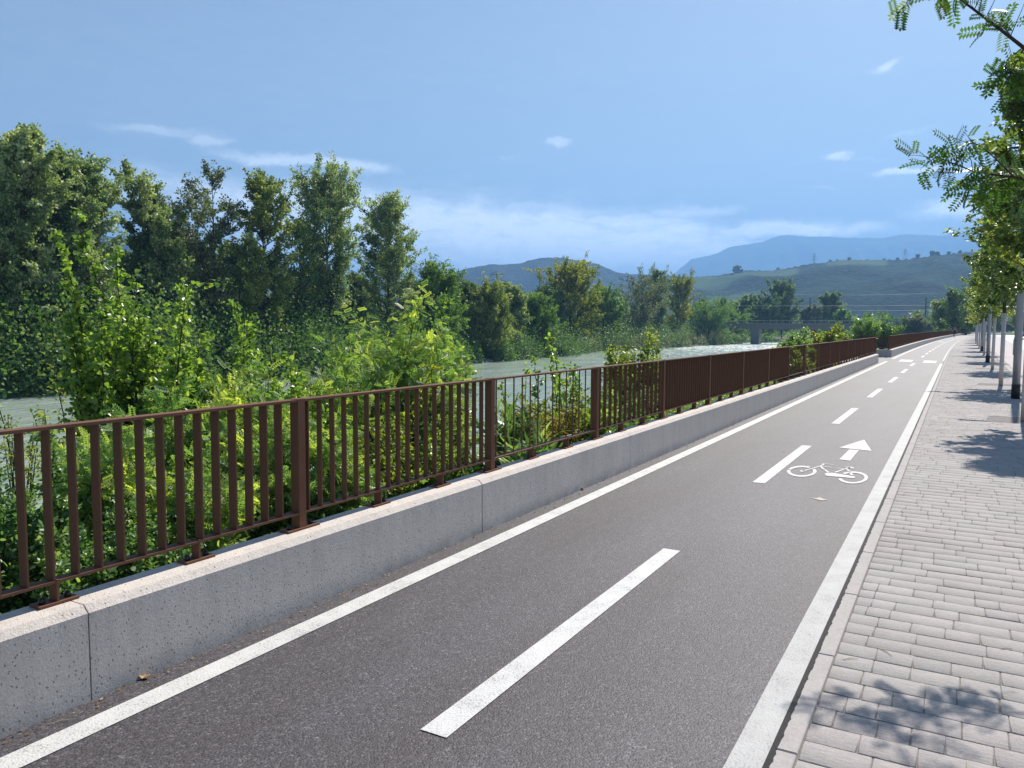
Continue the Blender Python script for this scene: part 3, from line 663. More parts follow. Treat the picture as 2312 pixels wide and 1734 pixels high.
for i,(nm,px,X,py,hw,mt,env,lab,kw) in enumerate(FB):
    x,y=at_X(px,X); D=math.hypot(x,y); zb=gz(x,y)-.1; zt=z_at(px,py,x,y); H=(zt-zb)*(.955 if px<900 else .85); dep=-(CR.T@np.array([x,y,0]))[2]; Rr=hw/F_PX*dep*(1.48 if px<900 else 1.38)
    k_=dict(crown0=.08,nl=78,ntw=8,nlf=56,elev=(15,50),trunk_r=.22,spread=.55,twl=.62); k_.update(kw); k_['env']=env
    if 'multi' in kw: k_['nl']=int(k_['nl']*1.1)
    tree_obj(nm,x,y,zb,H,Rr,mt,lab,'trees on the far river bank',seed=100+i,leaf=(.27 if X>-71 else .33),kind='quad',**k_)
# second row behind
BL=['','right of the broad rounded poplar','left of the pale grey-green poplar','behind the pale grey-green poplar','between the olive poplar and the thin sparse one','left of the spreading poplar with the bare trunk','left of the roundish poplar that closes the row','at the foot of the two grey pylons','behind the small dark tree by the blue hill','under the dark pylon with spread arms','right of the yellow tree','left of the bare-topped willow','behind the tree that yellows at its right edge','right of the bare-topped willow','behind the broad rounded poplar at left','behind the tallest pointed poplar','behind the dark poplar with a brownish patch','right of the olive green poplar','behind the bare trunk of the spreading poplar']
src=None
for i,(px,X,py) in enumerate([(90,-80,470),(270,-84,520),(430,-82,500),(540,-84,505),(640,-86,560),(700,-82,540),(820,-86,560),(930,-88,640),(1030,-84,665),(1140,-82,668),(1330,-92,668),(1400,-90,670),(1560,-92,690),(1460,-90,672),(180,-84,500),(20,-82,450),(350,-80,560),(580,-80,590),(770,-79,600)]):
    x,y=at_X(px,X); zb=gz(x,y)-.1; H=z_at(px,py+(75 if px<900 else 22),x,y)-zb
    if src is None:
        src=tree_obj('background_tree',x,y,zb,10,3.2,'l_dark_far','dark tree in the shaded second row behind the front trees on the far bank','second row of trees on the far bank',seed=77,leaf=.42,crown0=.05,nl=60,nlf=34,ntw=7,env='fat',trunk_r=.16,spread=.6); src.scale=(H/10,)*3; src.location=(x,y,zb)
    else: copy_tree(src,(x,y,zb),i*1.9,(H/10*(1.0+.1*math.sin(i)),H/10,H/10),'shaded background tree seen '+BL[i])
# trees beyond and around the bridge
BR=[(1765,668,52,'l_dark_far','large dark rounded tree rising behind the bridge','fat',330),(1735,705,46,'l_scrub_far','brownish low tree behind the left half of the bridge','fat',320),(1870,682,30,'l_dark_far','compact round dark tree behind the bridge, standing alone','round',340),(1832,712,30,'l_willow_far','low greyish tree behind the bridge mast','fat',330),
    (1690,688,34,'l_bright_far','green tree behind the left end of the bridge','fat',330),(1622,690,28,'l_dark_far','dark tree on the skyline left of the bridge','fat',330),(1578,688,24,'l_dark_far','small dark tree beneath the hill, left of the bridge','fat',330),(1655,695,30,'l_poplar_far','mid green tree just left of the red and white pylon','fat',340),(1905,722,30,'l_bright_far','pale low tree under the bridge line','fat',320)]
for i,(px,py,hw,mt,lab,env,D) in enumerate(BR):
    x,y=along(px,D); zb=-3.0; H=z_at(px,py,x,y)-zb; dep=-(CR.T@np.array([x,y,0]))[2]
    tree_obj('bushy_tree',x,y,zb,H,hw/F_PX*dep,mt,lab,'trees around the bridge',seed=200+i,leaf=.55,crown0=.03,nl=70,nlf=60,ntw=8,env=env,trunk_r=.2,spread=1.0)
# far scrub mass along the water edge
def scrub(name,segs,mat,label,seed,leaf):
    r=np.random.default_rng(seed); P=[];D=[];T=[]
    for (px0,px1,X0,X1,h0,h1,n,per) in segs:
        for i in range(n):
            px=px0+(px1-px0)*(i+r.uniform(-.4,.4))/n; X=r.uniform(X0,X1); x,y=at_X(px,X); z=max(gz(x,y),-4.0); h=r.uniform(h0,h1); rad=h*r.uniform(.45,.75); k_=int(per*r.uniform(.7,1.3)); c=.45+r.normal(0,.13)
            v=r.normal(0,1,(k_,3)); v/=np.linalg.norm(v,axis=1,keepdims=True); v*=r.uniform(.55,1.05,(k_,1)); v[:,2]=np.abs(v[:,2])
            lump=1+.22*np.sin(v[:,0:1]*5+i)*np.cos(v[:,1:2]*4+2*i)
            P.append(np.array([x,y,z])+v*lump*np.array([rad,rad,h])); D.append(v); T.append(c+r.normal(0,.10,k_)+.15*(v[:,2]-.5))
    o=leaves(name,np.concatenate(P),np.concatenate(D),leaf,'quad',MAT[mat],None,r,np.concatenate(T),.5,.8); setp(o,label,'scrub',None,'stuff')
scrub('riverside_scrub',[(-40,420,-67,-63,3.0,8.5,60,560),(300,960,-67,-62,2.6,8.0,70,520),(940,1300,-69,-63,1.8,4.6,64,400),(-40,900,-75,-67,4.0,8.5,60,480)],'l_scrub_far','dark tangled scrub filling the foot of the far-bank trees',5,.36)
scrub('riverside_scrub',[(930,1560,-79,-66,3.0,7.5,90,520),(1240,1560,-84,-78,4.0,8.0,50,520)],'l_dark_far','dark green scrub between the middle far-bank trees',8,.34)
scrub('riverside_scrub',[(1180,1420,-77,-70.5,2.0,4.0,60,300),(1400,1700,-76,-66,2.0,4.4,70,300),(1560,1760,-72,-66,2.2,5.0,30,300)],'l_willow_far','grey-green willow scrub along the far shingle edge',6,.36)
scrub('riverside_scrub',[(1640,1960,-95,-60,3,6.2,70,260),(1700,1960,-60,-40,3,6,0,200)],'l_bright_far','bright green scrub in the shade below the bridge',7,.5)
# forest band on valley floor under the hills
def band():
    r=np.random.default_rng(9); P=[];D=[];T=[]
    for i in range(420):
        px=r.uniform(-60,2330); Dd=r.uniform(420,900); x,y=along(px,Dd); h=r.uniform(7,15); rad=h*.6; k_=90; v=r.normal(0,1,(k_,3)); v/=np.linalg.norm(v,axis=1,keepdims=True); v[:,2]=np.abs(v[:,2])
        P.append(np.array([x,y,-3])+v*np.array([rad*1.3,rad*1.3,h])); D.append(v); T.append(.45+r.normal(0,.15)+r.normal(0,.12,k_))
    o=leaves('valley_woodland',np.concatenate(P),np.concatenate(D),3.2,'quad',MAT['l_dark_far'],None,r,np.concatenate(T),.5,.8); setp(o,'far-off band of trees across the valley floor','woodland',None,'stuff')
band()

# ------------------------------------------------------------------ near-bank plants
def shrub(name,px,D,py,hwpx,mat,kind,leaf,label,seed,nst=7,ntw=9,nlf=7,group='bushes on the near river bank',tall=False,cat='bush',bark='bark_dark',leanx=0.0,up=.12,x=None,y=None,tsel=.0,twf=1.0,trim=.12):
    r=np.random.default_rng(seed)
    if x is None: x,y=along(px,D)
    zb=gz(x,y)-.05; H=z_at(px,py,x,y)-zb; dep=-(CR.T@np.array([x,y,0]))[2]; R=hwpx/F_PX*dep*1.12
    H*=.99
    t=empty(name,(x,y,zb)); setp(t,label,cat,group); wood=MB(); P=[];Dr=[];T=[]
    # lean in picture-left direction
    left=np.array([-CR[0,0],-CR[1,0],0])
    nst=int(nst*1.45); ntw=int(ntw*1.35); nlf=int(nlf*(2.3 if kind=='pin' else 2.5 if kind=='heart' else 1.4)+.5)
    for s in range(nst):
        a=s*2.4+r.uniform(-.4,.4); rr=R*(0.15 if s==0 else r.uniform(.35,1.0)); hh=H*(1 if s==0 else r.uniform(.62,.95)*(1-.25*(rr/R)**2))
        d=np.array([math.cos(a)*rr,math.sin(a)*rr,hh])*.85+left*leanx*hh; L=hh/max(.4,nrm(d)[2])
        st,_=growline(r,(math.cos(a)*.12,math.sin(a)*.12,0),d,L,8,.05,up*.3); k=hh/max(.1,st[-1][2]) ; st=[q*np.array([1,1,k]) for q in st]
        r0=.010+.0045*H; wood.tube(st,[r0*(1-.88*i/8) for i in range(9)],5,False); cT=.45+r.normal(0,.10)
        for k_ in range(ntw):
            tt=trim+(1-trim)*(k_+r.uniform(0,1))/ntw; q,ld=samp(st,min(.995,tt)); az_=r.uniform(0,6.28); tap=(1-tt*.75) if tall else (1-tt*.4)
            dd=nrm(np.array([math.cos(az_),math.sin(az_),r.uniform(.1,.8)])); tl=R*.62*twf*tap*r.uniform(.5,1.2)
            tw,_=growline(r,q,dd,tl,3,.12,.03); wood.tube(tw,[.006,.005,.004,.002],3,False)
            n_=max(2,int(nlf*r.uniform(.7,1.3)*(.55+.45*tap))); ts=r.uniform(.05,1.05,n_)
            A=np.array([samp(tw,min(z_,1))[0] for z_ in ts])+r.normal(0,leaf*.5,(n_,3)); P.append(A); Dr.append(np.array([nrm(dd+np.array([0,0,-.2])) for _ in ts])); T.append(cT+r.normal(0,.17,n_))
            if tsel and r.uniform()<tsel: T[-1]=np.full(n_,.97)+r.normal(0,.03,n_)
        q=np.array([samp(st,z_)[0] for z_ in np.linspace(.8,1,6)]); P.append(q); Dr.append(np.repeat([[0,0,1.0]],6,0)); T.append(np.full(6,.75))
    P=np.concatenate(P); P[:,2]=np.maximum(P[:,2],.03)
    wood.build('stems',MAT[bark],t,True); leaves('foliage',P,np.concatenate(Dr),leaf,kind,MAT[mat],t,r,np.concatenate(T),.45,.75)
    return t
pn='bushes on the near river bank'
PL=[ # name px D py hw mat kind leaf label kw
 ('poplar_sapling',268,11.0,522,50,'l_poplar','heart',.063,'young poplar with glossy heart-shaped leaves, its thin top leaning left',dict(nst=7,ntw=26,nlf=11,tall=True,leanx=.10)),
 ('poplar_sapling',432,11.3,478,68,'l_poplar','heart',.063,'tallest young poplar in front of the tree row, its tip leaning left',dict(nst=6,ntw=26,nlf=11,tall=True,leanx=.13)),
 ('poplar_sapling',330,11.6,560,80,'l_poplar','heart',.059,'bushy young poplar between the two leaning tips',dict(nst=7,ntw=26,nlf=12,tall=True,leanx=.10)),
 ('poplar_sapling',545,11.8,672,60,'l_poplar','heart',.059,'young poplar with yellowish leaves above the second fence panel',dict(nst=7,ntw=22,nlf=11,tall=True)),
 ('poplar_sapling',640,11.0,800,60,'l_poplar','heart',.056,'low young poplar hanging over open water left of the second post',dict(nst=6,ntw=14,nlf=9)),
 ('poplar_bush',265,10.6,640,92,'l_poplar','heart',.063,'leafy young poplar mass at left, below the left leaning tip',dict(nst=10,ntw=18,nlf=9)),
 ('poplar_bush',395,10.9,632,112,'l_poplar','heart',.063,'leafy young poplar mass below the taller leaning tip',dict(nst=10,ntw=18,nlf=9)),
 ('poplar_bush',545,11.1,712,98,'l_poplar','heart',.059,'leafy yellowish-green poplar mass left of the open water',dict(nst=10,ntw=17,nlf=9,tsel=.02)),
 ('poplar_bush',640,10.4,805,52,'l_poplar','heart',.06,'leafy young poplars at the right end of the left-hand thicket',dict(nst=9,ntw=14,nlf=8)),
 ('robinia_bush',600,10.0,830,60,'l_robinia','pin',.14,'feathery robinia sprays at the right end of the left-hand thicket',dict(nst=9,ntw=14,nlf=8,tsel=.04)),
 ('robinia_bush',330,9.2,880,130,'l_robinia','pin',.14,'wide feathery-leaved robinia bush under the young poplars',dict(nst=11,ntw=18,nlf=9,tsel=.02)),
 ('robinia_bush',520,9.4,860,120,'l_robinia','pin',.14,'feathery robinia bush dotted with orange leaves left of the first big post',dict(nst=11,ntw=18,nlf=9,tsel=.06)),
 ('robinia_bush',215,8.4,955,75,'l_robinia','pin',.13,'feathery robinia bush in front of open water at left',dict(nst=9,ntw=15,nlf=8,tsel=.02)),
 ('robinia_bush',620,8.6,950,80,'l_robinia','pin',.13,'feathery robinia bush with orange tips behind the first big post',dict(nst=9,ntw=16,nlf=9,tsel=.09)),
 ('robinia_bush',440,7.8,1020,90,'l_robinia','pin',.12,'low robinia bush seen only through the fence bars',dict(nst=9,ntw=14,nlf=8,tsel=.05)),
 ('poplar_bush',15,15.0,830,60,'l_willow','oval',.06,'bright low bush at the left edge above the open water',dict(nst=9,ntw=12,nlf=8)),
 ('poplar_bush',150,12.5,800,50,'l_willow','oval',.06,'light green bush left of the young poplars, by the open water',dict(nst=9,ntw=14,nlf=9)),
 ('small_leaved_shrub',20,6.2,985,80,'l_small','oval',.040,'dark small-leaved shrub cut by the left edge',dict(nst=13,ntw=26,nlf=18)),
 ('small_leaved_shrub',215,6.8,1130,80,'l_small','oval',.038,'low dark shrub with tiny round leaves behind the third fence bar',dict(nst=11,ntw=20,nlf=15)),
 ('small_leaved_shrub',350,6.7,1180,60,'l_small','oval',.038,'low dark shrub at the wall foot behind the fence bars',dict(nst=9,ntw=16,nlf=13)),
 ('robinia_bush',855,13.0,672,115,'l_robinia','pin',.15,'tall feathery robinia thicket in front of the dark far trees',dict(nst=12,ntw=20,nlf=9,tsel=.01)),
 ('robinia_bush',760,11.5,775,90,'l_robinia','pin',.14,'robinia bush reaching left over the water',dict(nst=10,ntw=16,nlf=9,tsel=.03)),
 ('robinia_bush',955,12.0,770,85,'l_robinia','pin',.14,'robinia bush right of the yellow-leaved sapling',dict(nst=10,ntw=16,nlf=9,tsel=.05)),
 ('poplar_sapling',905,14.0,650,70,'l_poplar','heart',.063,'young poplar top rising out of the robinia thicket',dict(nst=6,ntw=18,nlf=9,tall=True)),
 ('yellow_sapling',872,10.3,815,40,'l_yellow','oval',.06,'thin sapling with bright yellow-green leaves',dict(nst=5,ntw=14,nlf=9,tall=True)),
 ('poplar_sapling',1015,12.5,830,45,'l_poplar','heart',.056,'slender young poplar with drooping leaves over the water',dict(nst=5,ntw=14,nlf=9,tall=True)),
 ('robinia_bush',1010,13.5,725,45,'l_robinia','pin',.14,'small robinia crown standing out to the right of the thicket',dict(nst=6,ntw=12,nlf=8)),
 ('robinia_bush',730,8.6,960,70,'l_robinia','pin',.13,'robinia bush behind the second fence panel',dict(nst=9,ntw=14,nlf=8,tsel=.05)),
 ('robinia_bush',860,9.4,930,80,'l_willow','oval',.05,'yellow-green leafy bush behind the middle of the second panel',dict(nst=11,ntw=18,nlf=12)),
 ('robinia_bush',990,9.8,940,60,'l_poplar','heart',.037,'green bush just left of the second big post',dict(nst=9,ntw=16,nlf=10)),
 ('browning_bush',1245,10.6,880,85,'l_brown','oval',.040,'bush with brown and orange leaves behind the wire-thin bars',dict(nst=16,ntw=22,nlf=13)),
 ('poplar_bush',1330,11.2,905,70,'l_poplar','heart',.06,'green leafy bush left of the third big fence post',dict(nst=11,ntw=16,nlf=9)),
 ('poplar_bush',1200,12.2,905,50,'l_poplar','heart',.06,'green leafy bush just behind the reeds',dict(nst=9,ntw=14,nlf=8)),
 ('poplar_bush',1395,13.5,905,60,'l_small','oval',.05,'dark leafy bush behind the start of the fourth fence panel',dict(nst=11,ntw=14,nlf=10)),
 ('poplar_sapling',1262,14.5,752,60,'l_poplar','heart',.063,'thin young poplar standing against the river, right of the reeds',dict(nst=5,ntw=13,nlf=7,tall=True)),
 ('poplar_sapling',1170,13.5,820,38,'l_poplar','heart',.059,'small poplar shoot above the reeds, against the river',dict(nst=3,ntw=9,nlf=6,tall=True)),
 ('poplar_sapling',1345,13.0,868,48,'l_poplar','heart',.056,'low poplar shoot beside the third big post',dict(nst=5,ntw=12,nlf=8)),
 ('willow_bush',1440,20.0,742,72,'l_willow','oval',.085,'yellow-green upright willow bush above the fourth panel',dict(nst=24,ntw=28,nlf=13,tall=True)),
 ('willow_bush',1420,17.0,850,70,'l_small','oval',.06,'darker willow bush spreading low behind the fourth panel',dict(nst=12,ntw=16,nlf=10)),
 ('small_leaved_shrub',1110,10.5,1010,60,'l_small','oval',.05,'low green shrub at the foot of the reeds',dict(nst=9,ntw=12,nlf=9)),
]
for i,(nm,px,D,py,hw,mt,kd,lf,lab,kw) in enumerate(PL):
    shrub(nm,px,D,py,hw,mt,kd,lf,lab,300+i,**kw)
for i,(px,X,py,hw,mt,lab) in enumerate([(1795,-4.7,790,34,'l_willow','low yellow-green bush seen through the first wire-thin part of the long fence'),(1850,-4.6,778,30,'l_willow','low yellow-green bush seen through the second wire-thin part of the long fence'),(1775,-14,775,30,'l_willow','low leafy bush above the see-through fence part'),(1802,-13,742,34,'l_poplar','green bush above the fence, left of the yellowing pair'),(1848,-11,748,30,'l_poplar','green bush at the middle of the long dark fence'),
      (1868,-10,735,24,'l_yellow','yellowing bush standing left of the fence gap'),(1892,-10,728,26,'l_willow','yellow-green bush with orange leaves left of the fence gap'),(1955,-11,706,30,'l_poplar','bigger green bush behind the fence gap'),(1992,-10,712,38,'l_bright_far','broad bright bush right behind the fence corner'),
      (2062,-12,702,24,'l_willow_far','whitish silvery-leaved bush behind the far fence'),(2098,-10,726,26,'l_willow','low bright bush right of the silvery one'),(2125,-8,716,26,'l_yellow_far','yellowish olive bush close to the bend'),(1940,-12,745,30,'l_willow','low bush in front of the bridge pier'),(1740,-14.5,800,26,'l_willow','small leafy clump just above the rail near the rapids')]):
    x,y=at_X(px,X); D=math.hypot(x,y)
    shrub('river_bush',px,D,py,hw,mt,'quad',.085+.0014*D,lab,400+i,nst=14,ntw=18,nlf=17,x=x,y=y,group='bushes beyond the long fence')
for i,(px,D,py,hw,mt,lab) in enumerate([(2150,215,668,30,'l_dark_far','dark green tree at the end of the path'),(2180,225,672,34,'l_dark_far','dark tree behind the first trunks where the path ends'),(2128,230,690,26,'l_poplar_far','lower green tree left of the dark ones at the path end')]):
    x,y=along(px,D); H=z_at(px,py,x,y)+1; tree_obj('bushy_tree',x,y,-1,H,hw/F_PX*D*1.05,mt,lab,'trees at the end of the path',seed=430+i,leaf=.42,crown0=.03,nl=46,nlf=26,ntw=7,env='fat',trunk_r=.2,spread=.8)
bt=tree_obj('backdrop_tree',8,243,-.1,12,4.5,'l_poplar_far','green tree at the far edge of the parking area','trees behind the parking area',seed=440,leaf=.45,crown0=.04,nl=46,nlf=24,ntw=7,env='fat',trunk_r=.2,spread=.9)
for i in range(9): copy_tree(bt,(14+i*6.0,243+2*math.sin(i*3),-.1),i*1.3,(1,1,.75+.3*math.sin(i*2.1)**2))
# reeds
def reeds(px,D,py,n,label,seed,hw):
    r=np.random.default_rng(seed); x,y=along(px,D); zb=gz(x,y)-.05; H=z_at(px,py,x,y)-zb; t=empty('reed_clump',(x,y,zb)); setp(t,label,'reeds'); st=MB(); P=[];Dr=[];T=[]
    R=hw/F_PX*D
    for i in range(n):
        a=r.uniform(0,6.28); q=R*math.sqrt(r.uniform())*.8; h=H*r.uniform(.55,1); pts,_=growline(r,(math.cos(a)*q,math.sin(a)*q,0),(r.normal(0,.10),r.normal(0,.10),1),h,6,.03,0); st.tube(pts,[.007*(1-.7*j/6) for j in range(7)],4,False)
        for k in range(11):
            c,_=samp(pts,.15+.85*k/11); az_=r.uniform(0,6.28); P.append(c); Dr.append((math.cos(az_)*.7,math.sin(az_)*.7,.8)); T.append(r.uniform(.1,1))
    st.build('stems',MAT['l_reed'],t,True); a=st
    leaves('blades',P,Dr,.42,'blade',MAT['l_reed'],t,r,np.array(T),.7,.18)
reeds(1150,10.2,925,34,'clump of tall reeds with long pale blades behind the wire-thin bars',21,48)
reeds(1205,9.4,985,20,'lower reed clump leaning right beside the browning bush',22,38)
# ground cover + stones on the bank
def cover():
    r=np.random.default_rng(31); N=16000; u=r.uniform(0,1,N)**1.6; y=-1+u*75; x=-3.6-r.uniform(0,1,N)**1.1*12.5
    x=x[:]; z=np.array([gz(a,b) for a,b in zip(x,y)]); P=np.stack([x,y,z-.02],1); D=np.stack([r.normal(0,.5,N),r.normal(0,.5,N),np.ones(N)],1)
    c=np.array([.5+.5*mnoise.noise(Vector((a*.6,b*.6,0))) for a,b in zip(x,y)])
    o=leaves('bank_undergrowth',P,D,.30,'blade',MAT['l_grass'],None,r,c*.7+r.uniform(0,.35,N),.6,.25); setp(o,'grass and weeds covering the near river bank','grass',None,'stuff')
    N=9000; u=r.uniform(0,1,N)**1.7; y=-1+u*60; x=-3.7-r.uniform(0,1,N)*12; z=np.array([gz(a,b) for a,b in zip(x,y)])+r.uniform(0,.45,N)
    o=leaves('bank_undergrowth',np.stack([x,y,z],1),np.stack([r.normal(0,1,N),r.normal(0,1,N),np.ones(N)*.3],1),.075,'heart',MAT['l_robinia'],None,r,r.uniform(.1,.95,N),.6,.6); setp(o,'low broad-leaved weeds between the bushes of the near bank','weeds',None,'stuff')
cover()
def stones():
    r=np.random.default_rng(41); V=[];Q=[];T=[]
    base=[(math.cos(a)*math.cos(b),math.sin(a)*math.cos(b),math.sin(b)) for b in (R_(-50),R_(-5),R_(40)) for a in np.arange(8)*math.pi/4]
    def add(x,y,z,s):
        b=len(V); sx,sy,sz=s*r.uniform(.7,1.4),s*r.uniform(.7,1.4),s*r.uniform(.5,.8); ra=r.uniform(0,3.14)
        for p in base:
            k=r.uniform(.82,1.15); X,Y,Z=p[0]*sx*k,p[1]*sy*k,p[2]*sz*k; V.append((x+X*math.cos(ra)-Y*math.sin(ra),y+X*math.sin(ra)+Y*math.cos(ra),z+Z))
        V.append((x,y,z+sz*.95*r.uniform(.8,1)))
        for k in range(2):
            for i in range(8): Q.append((b+k*8+i,b+k*8+(i+1)%8,b+(k+1)*8+(i+1)%8,b+(k+1)*8+i)); T.append(0)
        for i in range(0,8,2): Q.append((b+16+i,b+16+(i+1)%8,b+16+(i+2)%8,b+24))
        T.extend([0]*4)
    for i in range(900):
        y=r.uniform(-2,80)**1.0; x=-17.6+fnz(0,y,.05,3)*1.6+r.uniform(-.8,5.5)*r.uniform(0,1); add(x,y,gz(x,y)+.02,r.uniform(.08,.34))
    for i in range(170):
        y=r.uniform(1,14); x=r.uniform(-9,-3.8); add(x,y,gz(x,y)+.02,r.uniform(.08,.24))
    for i in range(900):
        px=r.uniform(900,1800); x,y=at_X(px,-62); far=None
        for xx in np.arange(-58,-84,-.4):
            if gz(xx,y)>-4.02: far=xx; break
        if far is None: continue
        y2=y; x2=far+r.uniform(-2.2,.9); add(x2,y2,max(gz(x2,y2),-4.1)+.05,r.uniform(.15,.5)*(1+px/2600))
    m,k=material('river_stone'); co=objco(k); n=k.noise(co,1.7,3); f=k.noise(co,18,4,.7)
    c=k.mix(n,(.13,.125,.115),(.38,.36,.33)); c=k.mix(1.0,c,k.maprange(f,.3,.7,.75,1.1),'MULTIPLY'); finish(k,pr(k,c,.85,0,bump(k,f,.4,.03),.3))
    o=link_mesh('river_stones',qmesh('river_stones',V,Q),m,None,False); setp(o,'grey boulders and shingle along both water edges','stones',None,'stuff')
stones()
# bleached branch standing out of the far shingle
t=MB().tube([(0,0,0),(.5,.2,1.4),(1.1,.4,2.4),(1.3,.5,3.2)],[.10,.08,.05,.02],6).tube([(.5,.2,1.4),(.2,.3,2.2)],[.05,.02],5)
x,y=at_X(1500,-66); o=t.build('driftwood_branch',simple('bleached_wood',(.45,.42,.37),.8,0,.2,5),None,True); o.location=(x,y,-3.7); o.rotation_euler=(0,0,.5); setp(o,'pale bleached branch sticking up from the far shingle','driftwood')

# ------------------------------------------------------------------ street trees
def street_tree(x,y,seed,label,H=5.9,R=1.35,leaf=.088,nlf=25,nl=50):
    r=np.random.default_rng(seed); t=empty('street_tree',(x,y,0)); setp(t,label,'tree','young street trees along the pavement')
    tr,_=growline(r,(0,0,1.95),(0,0,1),H-1.95,8,.03,.05); wood=MB(); wood.tube(tr,[.045*(1-.85*i/8)+.003 for i in range(9)],7); P=[];D=[];T=[]
    for li in range(nl):
        u=(li+r.uniform(0,1))/nl; p,_=samp(tr,min(.98,u*.97+.02)); e=(math.sin(math.pi*min(1,.16+.80*u))**.75); az_=li*2.4+r.uniform(-.4,.4); el_=R_(r.uniform(25,55))+.3*u
        d=np.array([math.cos(az_)*math.cos(el_),math.sin(az_)*math.cos(el_),math.sin(el_)]); Ll=R*e*r.uniform(.7,1.35); lb,_=growline(r,p,d,Ll,5,.12,.03); wood.tube(lb,[.014*(1-.8*i/5) for i in range(6)],4,False); ct=.45+r.normal(0,.16)
        for k in range(7):
            q,ld=samp(lb,min(1,.2+.8*(k+r.uniform())/7)); dd=nrm(ld+r.normal(0,.7,3)); tw,_=growline(r,q,dd,.32*r.uniform(.5,1.2),3,.15,.02); n_=int(nlf*r.uniform(.7,1.3)); ts=r.uniform(0,1,n_)
            P.append(np.array([samp(tw,z_)[0] for z_ in ts])+r.normal(0,.05,(n_,3))); D.append(np.repeat([dd*np.array([1,1,.4])],n_,0)); T.append(ct+r.normal(0,.18,n_))
    wood.build('trunk',MAT['bark_dark'],t,True); MB().lathe([(.056,-.01),(.055,1.0),(.053,2.03),(.045,2.035)],14).build('trunk_guard',MAT['guard'],t,True)
    leaves('crown',np.concatenate(P),np.concatenate(D),leaf,'maple',MAT['l_maple'],t,r,np.concatenate(T),.72,.6)
    return t
TY=[(1.05,16.15),(1.093,26.05),(1.21,36.14),(1.289,45.9),(1.393,55.64),(1.433,65.6),(1.553,77.4),(1.65,89.9),(1.67,99.7),(1.90,110.5),(1.98,121.7),(2.3,132),(2.6,142)]
sv=[street_tree(TY[0][0],TY[0][1],51,'young street tree whose crown fills the right edge, its trunk just outside the picture',H=6.1,R=1.08,nlf=26,nl=54),
    street_tree(TY[1][0],TY[1][1],52,'street tree with whitened trunk just behind the nearest lamp post',nlf=26,nl=52,R=1.4),
    street_tree(TY[2][0],TY[2][1],53,'second whitened street tree, left of the nearest lamp post')]
nm=['third','fourth','fifth','sixth','seventh','eighth','ninth','tenth','eleventh','twelfth']
for i,(x,y) in enumerate(TY[3:]):
    copy_tree(sv[i%3],(x,y,0),i*1.7+.5,1.0,'%s whitened street tree counted from the nearest lamp post'%nm[i])
# near robinia tree: trunk outside the frame on the right, branches reach in
def near_tree():
    r=np.random.default_rng(61); t=empty('robinia_tree',(1.45,6.3,0)); setp(t,'tree with rows of oval leaflets whose branches hang in from the upper right','tree')
    off=np.array([1.45,6.3,0]); wood=MB(); P=[];D=[];T=[]
    def W(px,py,Y):
        d=ray(px,py); k=Y/d[1]; return np.array([d[0]*k,Y,CAM_H+d[2]*k])-off
    trk,_=growline(r,(0,0,0),(0,0,1),5.2,8,.02,.0); wood.tube(trk,[.06*(1-.6*i/8) for i in range(9)],8)
    def branch(pts,r0,tw_n,tw_l,n_each,t0=.25,sz=.19):
        m_=[np.array(p,float) for p in pts]; wood.tube(m_,[r0*(1-.8*i/(len(m_)-1)) for i in range(len(m_))],6,False)
        for k in range(tw_n):
            q,ld=samp(m_,min(1,t0+(1-t0)*(k+r.uniform(.2,.8))/tw_n)); dd=nrm(ld*.6+r.normal(0,.55,3)); tw,_=growline(r,q,dd,tw_l*r.uniform(.5,1.2),3,.15,-.03); wood.tube(tw,[.004,.003,.002,.001],3,False)
            for _ in range(n_each):
                z_=r.uniform(.1,1); c,_=samp(tw,z_); P.append(c); d_=nrm(dd*.5+r.normal(0,.7,3)+np.array([0,0,-.15])); D.append(d_); T.append(.45+r.normal(0,.2))
    branch([trk[4],W(2400,430,6.3),W(2290,400,6.2),W(2200,388,6.15),W(2110,352,6.1)],.013,20,.22,4,.36,.17)
    branch([W(2290,400,6.2),W(2250,360,6.1),W(2215,330,6.0),W(2190,318,6.0)],.006,4,.14,3,.2)
    branch([W(2200,388,6.15),W(2170,410,6.1),W(2215,435,6.0)],.005,3,.12,2,.2)
    branch([trk[6],W(2420,190,6.2),W(2312,108,6.1),W(2240,52,6.0),W(2150,-15,5.9),W(2080,-50,5.8)],.018,19,.24,3,.38)
    branch([W(2312,108,6.1),W(2290,150,6.0),W(2275,178,5.9)],.007,6,.20,4,.1)
    branch([W(2370,150,6.1),W(2300,180,6.0),W(2268,150,5.9)],.007,6,.18,4,.1)
    branch([W(2080,-50,5.8),W(2050,0,5.8),W(2040,18,5.8)],.004,3,.10,2,.3)
    for k in range(18):
        a=r.uniform(-1.2,1.2) if k%2 else r.uniform(-1.6,1.6); p,_=samp(trk,.5+.5*k/26); L=r.uniform(.5,.95); 
        e=nrm(np.array([abs(math.cos(a)) if math.cos(a)<-.2 else math.cos(a),math.sin(a),r.uniform(.2,.9)])); pts,_=growline(r,p,e,L,4,.12,.05); branch(pts,.01,5,.25,5,.2)
    wood.build('trunk',MAT['bark_dark'],t,True)
    leaves('crown',P,D,.14,'pin_s',MAT['l_pinnate'],t,r,np.array(T),.55,.25)
near_tree()

